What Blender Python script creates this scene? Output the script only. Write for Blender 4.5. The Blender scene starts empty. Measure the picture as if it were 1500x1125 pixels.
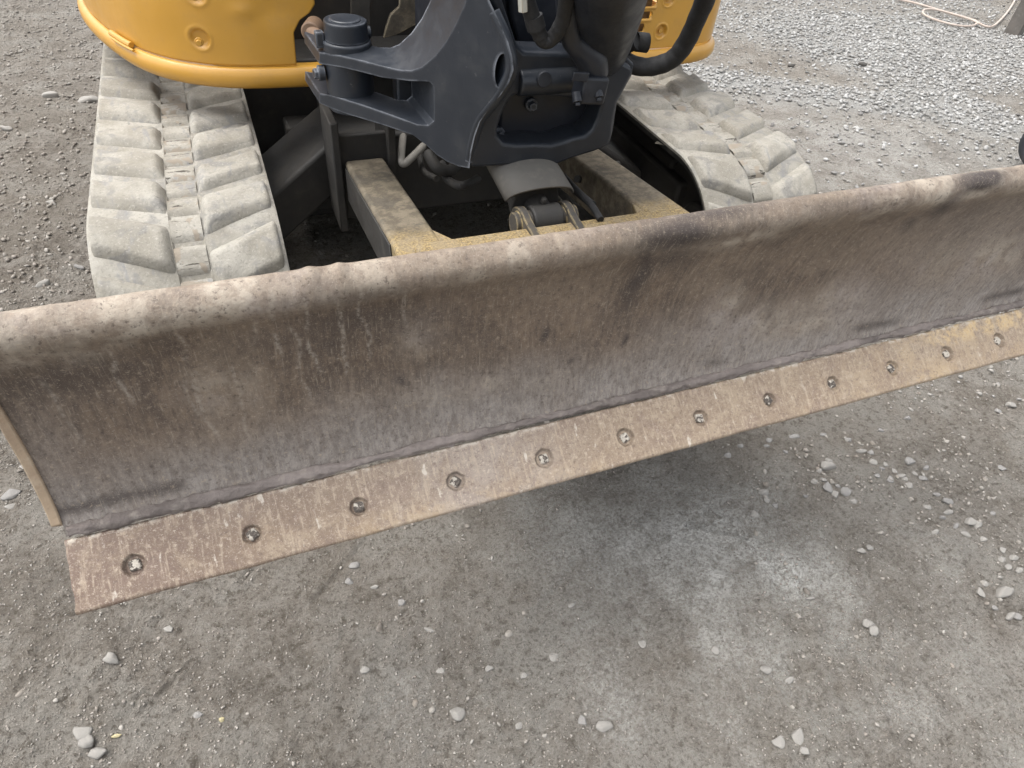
import bpy, bmesh, math, random
import numpy as np
from mathutils import Vector, Matrix
random.seed(7); rng = np.random.default_rng(11)
S = bpy.context.scene; COL = S.collection
PI = math.pi

# ------------------------------------------------------------------ camera
FPX = 981.232
RCAM = np.array([[0.92765584, 0.20232494, -0.31387779],
                 [-0.36550567, 0.66422349, -0.65208339],
                 [0.07655227, 0.71963308, 0.69012171]])
CPOS = np.array([0.2359, -0.60672, 1.37704])
cam = bpy.data.cameras.new('camera'); co = bpy.data.objects.new('camera', cam); COL.objects.link(co)
M4 = Matrix.Identity(4)
for i in range(3):
    for j in range(3): M4[i][j] = RCAM[i][j]
    M4[i][3] = CPOS[i]
co.matrix_world = M4
cam.sensor_fit = 'HORIZONTAL'; cam.sensor_width = 36; cam.lens = FPX/1500*36
cam.clip_start = 0.05; cam.clip_end = 1000
S.camera = co

# ------------------------------------------------------------------ sky and sun (bright overcast, sun behind thin cloud)
SUN_EL, SUN_AZ = math.radians(66), math.radians(-62)      # azimuth clockwise from +Y towards +X
w = bpy.data.worlds.new('World'); S.world = w; w.use_nodes = True
nt = w.node_tree; nt.nodes.clear()
sky = nt.nodes.new('ShaderNodeTexSky'); sky.sky_type = 'NISHITA'; sky.sun_disc = False
sky.sun_elevation = SUN_EL; sky.sun_rotation = SUN_AZ; sky.dust_density = 4; sky.air_density = 1.2
hs = nt.nodes.new('ShaderNodeHueSaturation'); hs.inputs['Saturation'].default_value = 0.22
bg = nt.nodes.new('ShaderNodeBackground'); bg.inputs[1].default_value = 0.15
wo = nt.nodes.new('ShaderNodeOutputWorld')
nt.links.new(sky.outputs[0], hs.inputs['Color']); nt.links.new(hs.outputs[0], bg.inputs[0]); nt.links.new(bg.outputs[0], wo.inputs[0])
sl = bpy.data.lights.new('sun', 'SUN'); sl.energy = 1.0; sl.angle = math.radians(50); sl.color = (1, .965, .91)
so = bpy.data.objects.new('sun', sl); COL.objects.link(so)
sd = Vector((math.sin(SUN_AZ)*math.cos(SUN_EL), math.cos(SUN_AZ)*math.cos(SUN_EL), math.sin(SUN_EL)))
so.rotation_euler = sd.to_track_quat('Z', 'Y').to_euler()
S.view_settings.view_transform = 'Standard'; S.view_settings.look = 'None'
S.view_settings.exposure = 1.22; S.view_settings.gamma = 1; S.view_settings.use_curve_mapping = False

# ------------------------------------------------------------------ helpers
def wray(px, py): return RCAM @ np.array([(px-750)/FPX, -(py-562.5)/FPX, -1.0])
def at(px, py, ax, val):
    r = wray(px, py); t = (val-CPOS[ax])/r[ax]; return Vector(CPOS+t*r)
def onpl(px, py, p0, n):
    r = wray(px, py); n = np.array(n); t = ((np.array(p0)-CPOS)@n)/(r@n); return Vector(CPOS+t*r)

def hsh(ix, iy, s):
    h = (ix.astype(np.int64)*374761393 + iy.astype(np.int64)*668265263 + s*1442695041) & 0x7fffffff
    h = ((h ^ (h >> 13))*1274126177) & 0x7fffffff
    h = (h ^ (h >> 16)) & 0xffffff
    return h/float(0xffffff)
def vn(x, y, s=0):
    x = np.asarray(x, float); y = np.asarray(y, float)
    ix = np.floor(x); iy = np.floor(y); fx = x-ix; fy = y-iy
    ux = fx*fx*(3-2*fx); uy = fy*fy*(3-2*fy)
    a = hsh(ix, iy, s); b = hsh(ix+1, iy, s); c = hsh(ix, iy+1, s); d = hsh(ix+1, iy+1, s)
    return (a*(1-ux)+b*ux)*(1-uy)+(c*(1-ux)+d*ux)*uy*1.0
def fbm(x, y, s=0, o=3):
    r = 0; a = .5; t = 0
    for k in range(o):
        r = r+a*vn(x*2**k+13.7*k, y*2**k+7.1*k, s+k); t += a; a *= .5
    return r/t*2-1
def sm(e0, e1, x):
    t = np.clip((x-e0)/(e1-e0), 0, 1); return t*t*(3-2*t)
def crom(pts, n=8, closed=False):
    P = [np.array(p, float) for p in pts]; out = []; m = len(P)
    rngi = range(m) if closed else range(m-1)
    for i in rngi:
        if closed: p0, p1, p2, p3 = P[i-1], P[i], P[(i+1) % m], P[(i+2) % m]
        else: p0, p1, p2, p3 = P[max(i-1, 0)], P[i], P[i+1], P[min(i+2, m-1)]
        for k in range(n):
            t = k/n
            out.append(.5*((2*p1)+(-p0+p2)*t+(2*p0-5*p1+4*p2-p3)*t*t+(-p0+3*p1-3*p2+p3)*t**3))
    if not closed: out.append(P[-1])
    return out

def tag(o, label=None, cat=None, group=None, kind=None):
    if label: o['label'] = label
    if cat: o['category'] = cat
    if group: o['group'] = group
    if kind: o['kind'] = kind
    return o
def link(name, me, parent=None, mat=None):
    o = bpy.data.objects.new(name, me); COL.objects.link(o)
    if parent: o.parent = parent
    if mat and me and not me.materials: me.materials.append(mat)
    return o
def npmesh(name, V, F, smooth=True):
    me = bpy.data.meshes.new(name); V = np.asarray(V, np.float32); F = np.asarray(F, np.int32); k = F.shape[1]
    me.vertices.add(len(V)); me.vertices.foreach_set('co', V.ravel())
    me.loops.add(F.size); me.loops.foreach_set('vertex_index', F.ravel())
    me.polygons.add(len(F)); me.polygons.foreach_set('loop_start', np.arange(0, F.size, k, dtype=np.int32))
    me.update(); me.validate()
    if smooth: me.polygons.foreach_set('use_smooth', np.ones(len(F), bool))
    return me
def gridF(nu, nv):
    i = np.arange(nu-1)[:, None]; j = np.arange(nv-1)[None, :]
    a = (i*nv+j).ravel(); return np.stack([a, a+nv, a+nv+1, a+1], 1)
def attr(me, name, rgb):
    a = me.color_attributes.new(name, 'FLOAT_COLOR', 'POINT')
    c = np.ones((len(me.vertices), 4), np.float32); c[:, :3] = rgb; a.data.foreach_set('color', c.ravel())
def finish(bm, name, parent, mat, bevel=0, seg=2, smooth=True, angle=35):
    bmesh.ops.recalc_face_normals(bm, faces=bm.faces)
    me = bpy.data.meshes.new(name); bm.to_mesh(me); bm.free()
    if smooth:
        me.polygons.foreach_set('use_smooth', np.ones(len(me.polygons), bool))
        try: me.set_sharp_from_angle(angle=math.radians(angle))
        except Exception: pass
    o = link(name, me, parent, mat)
    if bevel:
        md = o.modifiers.new('bevel', 'BEVEL'); md.width = bevel; md.segments = seg; md.limit_method = 'ANGLE'
        md.angle_limit = math.radians(32); md.harden_normals = False
    return o
def b_box(bm, c, s, rot=None):
    m = Matrix.Translation(Vector(c)) @ (rot.to_4x4() if rot else Matrix.Identity(4)) @ Matrix.Diagonal((s[0], s[1], s[2], 1))
    bmesh.ops.create_cube(bm, size=1, matrix=m)
def b_cyl(bm, p0, p1, r, r2=None, seg=28):
    p0 = Vector(p0); p1 = Vector(p1); d = p1-p0
    m = Matrix.Translation((p0+p1)/2) @ d.to_track_quat('Z', 'Y').to_matrix().to_4x4()
    bmesh.ops.create_cone(bm, cap_ends=True, segments=seg, radius1=r, radius2=r if r2 is None else r2, depth=d.length, matrix=m)
def b_tube(bm, pts, r, seg=14, n=8, rf=None):
    C = [Vector(p) for p in crom([tuple(p) for p in pts], n)]
    rings = []; up = None
    for i, c in enumerate(C):
        t = (C[min(i+1, len(C)-1)]-C[max(i-1, 0)]).normalized()
        if up is None: up = t.orthogonal().normalized()
        up = (up-t*up.dot(t)).normalized(); sd_ = t.cross(up)
        rr = r if rf is None else rf(i/(len(C)-1))*r
        rings.append([bm.verts.new(c+(up*math.cos(a)+sd_*math.sin(a))*rr) for a in [2*PI*k/seg for k in range(seg)]])
    for a, b in zip(rings, rings[1:]):
        for k in range(seg): bm.faces.new((a[k], a[(k+1) % seg], b[(k+1) % seg], b[k]))
    bm.faces.new(rings[0][::-1]); bm.faces.new(rings[-1])
def b_poly(bm, outer, holes, d):
    """closed outline (3D points on one plane) with holes, extruded by vector d"""
    es = []
    for loop in [outer]+list(holes):
        vs = [bm.verts.new(Vector(p)) for p in loop]
        es += [bm.edges.new((vs[i], vs[(i+1) % len(vs)])) for i in range(len(vs))]
    fs = [g for g in bmesh.ops.triangle_fill(bm, edges=es, use_beauty=True)['geom'] if isinstance(g, bmesh.types.BMFace)]
    r = bmesh.ops.extrude_face_region(bm, geom=fs)
    bmesh.ops.translate(bm, verts=[v for v in r['geom'] if isinstance(v, bmesh.types.BMVert)], vec=Vector(d))
def b_loft(bm, A, B):
    a = [bm.verts.new(Vector(p)) for p in A]; b = [bm.verts.new(Vector(p)) for p in B]
    for i in range(len(a)-1): bm.faces.new((a[i], a[i+1], b[i+1], b[i]))
    return a, b

# ------------------------------------------------------------------ materials
class NT:
    def __init__(s, name):
        s.m = bpy.data.materials.new(name); s.m.use_nodes = True; s.t = s.m.node_tree; s.t.nodes.clear()
        s.out = s.n('ShaderNodeOutputMaterial'); s.b = s.n('ShaderNodeBsdfPrincipled'); s.l(s.b.outputs[0], s.out.inputs[0])
        s.tc = s.n('ShaderNodeTexCoord').outputs['Object']
    def n(s, t, **k):
        o = s.t.nodes.new(t)
        for a, v in k.items(): setattr(o, a, v)
        return o
    def l(s, a, b): s.t.links.new(a, b)
    def map(s, sc=(1, 1, 1), rot=(0, 0, 0), src=None):
        o = s.n('ShaderNodeMapping'); o.inputs['Scale'].default_value = sc; o.inputs['Rotation'].default_value = rot
        s.l(src or s.tc, o.inputs[0]); return o.outputs[0]
    def noise(s, scale, detail=4, rough=.55, src=None, dist=0):
        o = s.n('ShaderNodeTexNoise'); o.inputs['Scale'].default_value = scale; o.inputs['Detail'].default_value = detail
        o.inputs['Roughness'].default_value = rough; o.inputs['Distortion'].default_value = dist
        s.l(src or s.tc, o.inputs['Vector']); return o.outputs[0]
    def vor(s, scale, src=None, feature='F1'):
        o = s.n('ShaderNodeTexVoronoi', feature=feature); o.inputs['Scale'].default_value = scale; s.l(src or s.tc, o.inputs['Vector']); return o
    def rng(s, v, a, b, c=0., d=1., smooth=True):
        o = s.n('ShaderNodeMapRange', interpolation_type='SMOOTHSTEP' if smooth else 'LINEAR')
        for i, x in zip((1, 2, 3, 4), (a, b, c, d)): o.inputs[i].default_value = x
        s.l(v, o.inputs[0]); return o.outputs[0]
    def math(s, op, a, b=None):
        o = s.n('ShaderNodeMath', operation=op)
        for i, x in enumerate((a, b)):
            if x is None: continue
            if isinstance(x, (int, float)): o.inputs[i].default_value = x
            else: s.l(x, o.inputs[i])
        return o.outputs[0]
    def mix(s, f, a, b, mode='MIX'):
        o = s.n('ShaderNodeMix', data_type='RGBA', blend_type=mode)
        if isinstance(f, (int, float)): o.inputs[0].default_value = f
        else: s.l(f, o.inputs[0])
        for i, x in ((6, a), (7, b)):
            if isinstance(x, tuple): o.inputs[i].default_value = x+(1,) if len(x) == 3 else x
            else: s.l(x, o.inputs[i])
        return o.outputs[2]
    def col(s, c): s.l(c, s.b.inputs['Base Color']) if not isinstance(c, tuple) else setattr(s.b.inputs['Base Color'], 'default_value', c+(1,))
    def rough(s, r):
        if isinstance(r, (int, float)): s.b.inputs['Roughness'].default_value = r
        else: s.l(r, s.b.inputs['Roughness'])
    def bump(s, h, dist, strength=1.):
        o = s.n('ShaderNodeBump'); o.inputs['Distance'].default_value = dist; o.inputs['Strength'].default_value = strength
        prev = getattr(s, 'pn', None)
        if prev: s.l(prev, o.inputs['Normal'])
        s.l(h, o.inputs['Height']); s.pn = o.outputs[0]; s.l(s.pn, s.b.inputs['Normal'])
    def at(s, name):
        o = s.n('ShaderNodeAttribute', attribute_name=name); sp = s.n('ShaderNodeSeparateColor'); s.l(o.outputs['Color'], sp.inputs[0]); return sp.outputs
    def edge(s, r=.004, lo=.02, hi=.12):
        b = s.n('ShaderNodeBevel', samples=4); b.inputs[0].default_value = r
        g = s.n('ShaderNodeNewGeometry'); d = s.n('ShaderNodeVectorMath', operation='DOT_PRODUCT')
        s.l(b.outputs[0], d.inputs[0]); s.l(g.outputs['Normal'], d.inputs[1])
        return s.rng(s.math('SUBTRACT', 1., d.outputs['Value']), lo, hi)

def m_ground():
    n = NT('packed_dirt'); a = n.at('mask')
    n1 = n.noise(1.3, 5, .6); n2 = n.noise(9, 6, .65); n3 = n.noise(55, 6, .72); n4 = n.noise(300, 5, .75); n5 = n.noise(40, 6, .75, dist=.8); n6 = n.noise(5, 5, .6, dist=.5)
    n7 = n.noise(130, 5, .75)
    c = n.mix(n.rng(n2, .36, .64), (.245, .217, .185), (.325, .298, .262))
    c = n.mix(n.math('MULTIPLY', n.rng(n1, .42, .6), .55), c, (.25, .222, .185))
    c = n.mix(n.math('MULTIPLY', n.rng(n6, .50, .60), .6), c, (.35, .33, .295))
    c = n.mix(n.math('MULTIPLY', n.rng(n6, .47, .38), .5), c, (.175, .153, .126))
    c = n.mix(n.math('MULTIPLY', n.rng(n3, .50, .66), .6), c, (.36, .335, .295))
    c = n.mix(n.math('MULTIPLY', n.rng(n3, .47, .38), .75), c, (.115, .097, .077))
    c = n.mix(n.math('MULTIPLY', n.rng(n7, .46, .36), .7), c, (.12, .103, .085))
    c = n.mix(n.math('MULTIPLY', n.rng(n7, .54, .66), .5), c, (.40, .375, .335))
    c = n.mix(n.math('MULTIPLY', n.rng(n4, .55, .68), .5), c, (.46, .435, .39))
    c = n.mix(n.math('MULTIPLY', n.rng(n4, .45, .34), .6), c, (.11, .095, .078))  # dark specks paint in the shade of tiny crevices
    pale = n.math('MULTIPLY', a[0], n.rng(n5, .36, .54, .3, 1.))
    c = n.mix(n.math('MULTIPLY', pale, .95), c, n.mix(n.rng(n7, .42, .58), (.50, .48, .44), (.80, .785, .745)))
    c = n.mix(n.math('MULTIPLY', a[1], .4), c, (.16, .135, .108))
    c = n.mix(n.math('MULTIPLY', a[2], n.rng(n2, .3, .6, .4, .9)), c, (.42, .42, .41))
    v = n.vor(170); vm = n.rng(v.outputs['Distance'], .16, .34, 1, 0)
    rnd = n.n('ShaderNodeSeparateColor'); n.l(v.outputs['Color'], rnd.inputs[0])
    sel = n.math('MULTIPLY', vm, n.rng(rnd.outputs[0], .66, .72))
    c = n.mix(n.math('MULTIPLY', sel, .6), c, n.mix(rnd.outputs[1], (.24, .215, .18), (.52, .50, .46)))
    n.col(c); n.rough(.95); n.b.inputs['Specular IOR Level'].default_value = .2
    n.bump(n3, .022, 1.); n.bump(n7, .011, 1.); n.bump(n4, .005, 1.); n.bump(sel, .006, 1.)
    return n.m
def m_stone(name, cols, ss=140):
    n = NT(name); g = n.n('ShaderNodeNewGeometry'); r = n.n('ShaderNodeValToRGB'); n.l(g.outputs['Random Per Island'], r.inputs[0])
    cr = r.color_ramp; cr.interpolation = 'LINEAR'
    while len(cr.elements) < len(cols): cr.elements.new(.5)
    for i, c in enumerate(cols): cr.elements[i].position = i/(len(cols)-1); cr.elements[i].color = c+(1,)
    s = n.noise(ss, 4, .65)
    c = n.mix(n.rng(s, .3, .7, .0, .55), r.outputs[0], (.20, .185, .165))
    n.col(c); n.rough(.9); n.bump(s, .002, .7); n.b.inputs['Specular IOR Level'].default_value = .3
    return n.m
def m_blade():
    n = NT('rusted_blade_steel'); a = n.at('mask'); uv = n.n('ShaderNodeUVMap'); uv = uv.outputs[0]
    st = n.noise(1, 6, .7, src=n.map((95, 9, 1), src=uv)); st2 = n.noise(1, 5, .7, src=n.map((260, 22, 1), (0, 0, .12), src=uv))
    n1 = n.noise(5, 5, .6); n2 = n.noise(26, 6, .68); n3 = n.noise(150, 5, .7); n4 = n.noise(520, 3, .7)
    sc = n.noise(1, 3, .6, src=n.map((420, 26, 1), (0, 0, -.7), src=uv))
    n5 = n.noise(1, 6, .68, src=n.map((16, 7, 1), src=uv), dist=.3); n6 = n.noise(1, 6, .75, src=n.map((110, 45, 1), src=uv)); sc2 = n.noise(1, 3, .6, src=n.map((60, 330, 1), (0, 0, .5), src=uv))
    c = n.mix(n.rng(n1, .42, .58), (.092, .067, .050), (.138, .102, .076))
    c = n.mix(n.math('MULTIPLY', n.rng(n5, .50, .64), .4), c, (.185, .132, .09))
    c = n.mix(n.math('MULTIPLY', n.rng(n5, .46, .36), .35), c, (.078, .058, .047))
    c = n.mix(n.math('MULTIPLY', n.rng(st, .46, .62), .35), c, (.205, .152, .108)); c = n.mix(n.math('MULTIPLY', n.rng(st, .46, .36), .3), c, (.075, .056, .045)); nb = n.noise(3.2, 3, .5, dist=.8); c = n.mix(n.math('MULTIPLY', n.rng(nb, .50, .58), .45), c, (.19, .145, .105)); c = n.mix(n.math('MULTIPLY', n.rng(nb, .45, .38), .4), c, (.085, .064, .05))
    c = n.mix(n.math('MULTIPLY', n.rng(n6, .50, .64), .4), c, (.235, .175, .12))
    c = n.mix(n.math('MULTIPLY', n.rng(n6, .47, .37), .4), c, (.062, .046, .037))
    c = n.mix(n.math('MULTIPLY', n.rng(st2, .54, .66), .28), c, (.29, .235, .175))
    gz = n.math('MULTIPLY', a[2], n.rng(n5, .36, .60, .7, 1.))
    c = n.mix(gz, c, n.mix(n.rng(n6, .38, .62), (.165, .143, .128), (.265, .238, .215)))
    pz = n.math('MULTIPLY', a[0], n.rng(n5, .38, .60, .55, 1.))
    pc = n.mix(n.rng(n2, .40, .60), (.25, .20, .155), (.43, .375, .305)); pc = n.mix(n.math('MULTIPLY', n.rng(n3, .44, .34), .4), pc, (.16, .125, .10))
    pc = n.mix(n.math('MULTIPLY', n.rng(n1, .46, .58), .7), pc, n.mix(n.rng(n3, .42, .58), (.22, .19, .18), (.36, .325, .31)))
    c = n.mix(pz, c, pc)
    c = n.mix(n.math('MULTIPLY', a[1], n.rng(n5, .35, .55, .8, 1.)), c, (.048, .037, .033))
    c = n.mix(n.math('MULTIPLY', n.rng(sc, .60, .68), .4), c, (.33, .28, .22))
    c = n.mix(n.math('MULTIPLY', n.rng(sc2, .64, .70), .3), c, (.33, .28, .22))
    c = n.mix(n.math('MULTIPLY', n.rng(n3, .57, .68), .5), c, (.34, .275, .205))
    c = n.mix(n.math('MULTIPLY', n.rng(n3, .44, .34), .5), c, (.055, .04, .033))
    c = n.mix(n.math('MULTIPLY', n.rng(n4, .58, .68), .4), c, (.42, .37, .31))
    dr = n.at('drip')[0]; c = n.mix(n.math('MULTIPLY', dr, n.rng(n3, .42, .56, .1, .8)), c, (.34, .30, .25))
    n.col(c); n.rough(n.rng(n2, .3, .7, .5, .8)); n.b.inputs['Specular IOR Level'].default_value = .45
    n.bump(n2, .003, .6); n.bump(n3, .0014, .9); n.bump(n4, .0006, .8)
    return n.m
def m_edge():
    n = NT('worn_cutting_edge_steel'); a = n.at('mask'); uv = n.n('ShaderNodeUVMap').outputs[0]
    n1 = n.noise(4, 5, .6); n2 = n.noise(30, 6, .7); n3 = n.noise(170, 5, .7); n4 = n.noise(560, 3, .7)
    st = n.noise(1, 4, .6, src=n.map((190, 20, 1), (0, 0, .15), src=uv)); ch = n.noise(1, 2, .5, src=n.map((75, 22, 1), (0, 0, .1), src=uv))
    n5 = n.noise(12, 6, .7, dist=.4); n6 = n.noise(80, 6, .75); uc = n.n('ShaderNodeSeparateXYZ'); n.l(uv, uc.inputs[0])
    c = n.mix(n.rng(uc.outputs['X'], -.1, .55), (.150, .102, .076), (.245, .185, .132))
    c = n.mix(n.math('MULTIPLY', n.rng(n5, .50, .62), .55), c, (.34, .27, .19))
    c = n.mix(n.math('MULTIPLY', n.rng(n5, .46, .36), .45), c, (.19, .135, .108))
    c = n.mix(n.math('MULTIPLY', a[0], n.rng(n2, .42, .56)), c, (.47, .345, .19))
    c = n.mix(n.math('MULTIPLY', a[2], n.rng(n5, .40, .55, .3, .8)), c, (.275, .235, .21))
    c = n.mix(n.math('MULTIPLY', n.rng(n6, .52, .64), .55), c, (.37, .30, .225))
    c = n.mix(n.math('MULTIPLY', n.rng(n6, .46, .36), .5), c, (.15, .105, .085))
    c = n.mix(n.math('MULTIPLY', n.rng(st, .52, .66), .4), c, (.44, .36, .27))
    c = n.mix(n.math('MULTIPLY', n.rng(n3, .44, .34), .6), c, (.12, .085, .068))
    c = n.mix(n.math('MULTIPLY', n.rng(n3, .56, .67), .6), c, (.46, .39, .31))
    c = n.mix(n.math('MULTIPLY', n.rng(n4, .56, .66), .45), c, (.46, .40, .335))
    c = n.mix(n.math('MULTIPLY', n.math('MULTIPLY', n.rng(ch, .655, .70), n.rng(n6, .40, .55)), n.rng(uc.outputs['X'], 1.2, .9, .15, .65)), c, (.56, .51, .44))
    cr = n.math('MULTIPLY', n.rng(uc.outputs['Y'], .010, .001), n.math('MULTIPLY', n.rng(n6, .47, .56), n.rng(n5, .40, .55, .2, 1.))); c = n.mix(cr, c, (.48, .43, .365))
    c = n.mix(a[1], c, (.055, .043, .036))
    n.col(c); n.rough(.62); n.b.inputs['Specular IOR Level'].default_value = .45
    n.bump(n2, .002, .5); n.bump(n3, .001, .8); n.bump(n4, .0005, .7)
    return n.m
def m_steel(name, c0, c1, c2, sc=30, rough=.6, bump=.001, chip=None, edgec=None, er=.004, metal=0, coat=0, elo=.02, ehi=.12, ef=.85):
    n = NT(name); n2 = n.noise(sc, 6, .65); n3 = n.noise(sc*6, 5, .7); n1 = n.noise(sc*.2, 4, .6)
    c = n.mix(n.rng(n1, .35, .65), c0, c1); c = n.mix(n.math('MULTIPLY', n.rng(n2, .48, .75), .55), c, c2)
    if chip: c = n.mix(n.math('MULTIPLY', n.rng(n3, .66, .72), .7), c, chip)
    if edgec: c = n.mix(n.math('MULTIPLY', n.math('MULTIPLY', n.edge(er, elo, ehi), n.rng(n2, .36, .58)), ef), c, edgec)
    n.col(c); n.rough(n.rng(n2, .3, .7, rough-.08, rough+.12)); n.b.inputs['Metallic'].default_value = metal
    if coat: n.b.inputs['Coat Weight'].default_value = coat; n.b.inputs['Coat Roughness'].default_value = .25
    n.bump(n2, bump, .5); n.bump(n3, bump*.5, .6)
    return n.m
def m_mud(cracks=False):
    n = NT('dry_mud_on_rubber'); oi = n.n('ShaderNodeObjectInfo'); va = n.n('ShaderNodeVectorMath', operation='MULTIPLY_ADD'); n.l(oi.outputs['Random'], va.inputs[0]); va.inputs[1].default_value = (37, 19, 23); n.l(n.tc, va.inputs[2]); n.tc = va.outputs[0]; n1 = n.noise(7, 5, .6); n2 = n.noise(32, 6, .7); n3 = n.noise(170, 5, .7); n4 = n.noise(14, 3, .5, dist=1.2)
    c = n.mix(n.rng(n1, .35, .65), (.245, .228, .192), (.345, .328, .288))
    c = n.mix(n.math('MULTIPLY', n.rng(n2, .50, .64), .6), c, (.25, .235, .205))
    c = n.mix(n.math('MULTIPLY', n.rng(n4, .53, .66), .6), c, (.19, .185, .178))
    c = n.mix(n.math('MULTIPLY', n.rng(n3, .56, .68), .6), c, (.15, .138, .12))
    c = n.mix(n.math('MULTIPLY', n.rng(n3, .44, .36), .5), c, (.42, .40, .355))
    sm_ = n.noise(1, 4, .6, src=n.map((30, 9, 9), (0, 0, .5)), dist=.5)
    c = n.mix(n.math('MULTIPLY', n.rng(sm_, .56, .70), .6), c, (.20, .20, .205))
    ck = n.math('MULTIPLY', n.rng(n.noise(48, 5, .75, dist=1.5), .62, .66), n.rng(n1, .5, .6))
    c = n.mix(n.math('MULTIPLY', ck, .55), c, (.12, .11, .10))
    if cracks:
        tr = n.noise(1, 4, .7, src=n.map((14, 90, 20)), dist=.6); c = n.mix(n.rng(tr, .60, .64), c, (.07, .062, .052)); c = n.mix(n.rng(n4, .56, .6), c, (.27, .235, .19))
    n.col(c); n.rough(.9); n.b.inputs['Specular IOR Level'].default_value = .25
    n.bump(n2, .004, .7); n.bump(n3, .002, .8); n.bump(n.math('SUBTRACT', 1., ck), .002, .6)
    return n.m

def m_bolt():
    n = NT('mud_packed_bolt_head'); oi = n.n('ShaderNodeObjectInfo'); va = n.n('ShaderNodeVectorMath', operation='MULTIPLY_ADD'); n.l(oi.outputs['Random'], va.inputs[0]); va.inputs[1].default_value = (3, 7, 5); n.l(n.tc, va.inputs[2]); n.tc = va.outputs[0]
    n2 = n.noise(130, 4, .6); n3 = n.noise(420, 4, .7)
    c = n.mix(n.rng(n.math('ADD', n2, n.math('MULTIPLY', oi.outputs['Random'], -.10)), .42, .48), (.075, .062, .052), (.46, .42, .36)); c = n.mix(n.math('MULTIPLY', n.rng(n3, .52, .62), .6), c, (.25, .215, .18))
    n.col(c); n.rough(.7); n.bump(n2, .003, 1.); n.bump(n3, .001, 1.); return n.m
def m_beam():
    n = NT('mud_dusted_yellow_paint'); g = n.n('ShaderNodeSeparateXYZ'); n.l(n.tc, g.inputs[0])
    n1 = n.noise(6, 5, .6); n2 = n.noise(34, 6, .7); n3 = n.noise(190, 5, .75)
    f = n.math('ADD', n.rng(g.outputs['Y'], .85, .5), n.math('MULTIPLY', n.math('SUBTRACT', n1, .5), .9))
    c = n.mix(n.rng(n2, .40, .60), (.095, .078, .055), (.165, .138, .098)); c = n.mix(n.math('MULTIPLY', n.rng(n.noise(14, 5, .7), .5, .62), .6), c, (.05, .044, .036))
    gold = n.mix(n.rng(n3, .38, .62), (.13, .095, .052), (.40, .29, .125)); gold = n.mix(n.math('MULTIPLY', n.rng(n2, .44, .56), .5), gold, (.25, .20, .13))
    c = n.mix(n.math('MULTIPLY', n.rng(f, .3, .75), .85), c, gold)
    c = n.mix(n.math('MULTIPLY', n.rng(n3, .60, .72), .5), c, (.42, .36, .24))
    c = n.mix(n.math('MULTIPLY', n.rng(n3, .38, .30), .7), c, (.05, .045, .04))
    c = n.mix(n.math('MULTIPLY', n.edge(.006, .01, .10), n.rng(n2, .35, .6)), c, (.42, .36, .24))
    n.col(c); n.rough(.8); n.bump(n2, .003, .6); n.bump(n3, .0012, .8); return n.m
MG = m_ground(); MB_ = m_blade(); ME = m_edge(); MM = m_mud(); MMc = m_mud(True)
MRub = m_steel('dusty_black_rubber', (.022, .021, .02), (.035, .033, .03), (.13, .12, .105), 18, .8, .003)
MSl = m_steel('slate_grey_paint', (.015, .019, .026), (.020, .024, .032), (.040, .042, .046), 14, .42, .0008, (.10, .10, .10), (.26, .28, .32), .008, elo=.02, ehi=.12, ef=.6)
MSd = m_steel('dark_navy_paint', (.012, .014, .020), (.016, .019, .026), (.03, .034, .042), 22, .45, .0008, None, (.16, .18, .21), .003, elo=.06, ehi=.25, ef=.5)
MHose = m_steel('black_hose_sleeve', (.010, .010, .011), (.014, .014, .015), (.028, .028, .028), 60, .7, .002)
MYe = m_steel('yellow_body_paint', (.50, .262, .036), (.53, .280, .040), (.43, .235, .05), 13, .38, .0008, (.30, .20, .08), (.75, .5, .2), .003, coat=.25, elo=.05, ehi=.3, ef=.4)
MYd = m_beam()
MFr = m_steel('dirty_frame_paint', (.15, .125, .085), (.19, .155, .095), (.10, .09, .07), 16, .8, .002, (.03, .028, .025), (.30, .26, .19), .004)
MBk = m_steel('grimy_black_paint', (.022, .021, .02), (.035, .032, .028), (.07, .062, .05), 16, .7, .002)
MGr = m_steel('dusty_grey_steel', (.20, .19, .17), (.25, .235, .21), (.14, .13, .115), 26, .6, .001, (.08, .07, .06), (.4, .38, .34), .003)
MBo = m_bolt()
MWd = m_steel('weathered_grey_wood', (.11, .10, .09), (.15, .135, .12), (.2, .19, .17), 30, .85, .002)
MRo = m_steel('pale_rope_fibre', (.42, .35, .30), (.48, .41, .36), (.42, .36, .32), 60, .85, .002)

# ------------------------------------------------------------------ ground
PALE = [(1.08, -.02, .19, 1.05), (1.24, -.12, .13, 1.1), (.97, .14, .2, .9), (1.0, -.3, .10, .5), (1.30, -.40, .07, .5), (.72, .2, .12, .4), (.85, .05, .18, .45), (1.45, -.35, .3, .25), (.75, -.25, .12, .4), (.35, -.1, .08, .3),
        (3.3, 1.9, .7, .5), (2.6, 1.0, .4, .3)]
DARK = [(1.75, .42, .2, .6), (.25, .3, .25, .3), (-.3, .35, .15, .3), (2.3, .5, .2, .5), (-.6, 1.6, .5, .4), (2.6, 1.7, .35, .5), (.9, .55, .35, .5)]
def blobs(x, y, L):
    r = np.zeros_like(x)
    for bx, by, s, a in L: r = np.maximum(r, a*np.exp(-((x-bx)**2+(y-by)**2)/(2*s*s)))
    return r
def seg_d(x, y, p, q):
    px, py = p; qx, qy = q; dx, dy = qx-px, qy-py
    t = np.clip(((x-px)*dx+(y-py)*dy)/(dx*dx+dy*dy), 0, 1); return np.hypot(x-px-t*dx, y-py-t*dy)
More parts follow.
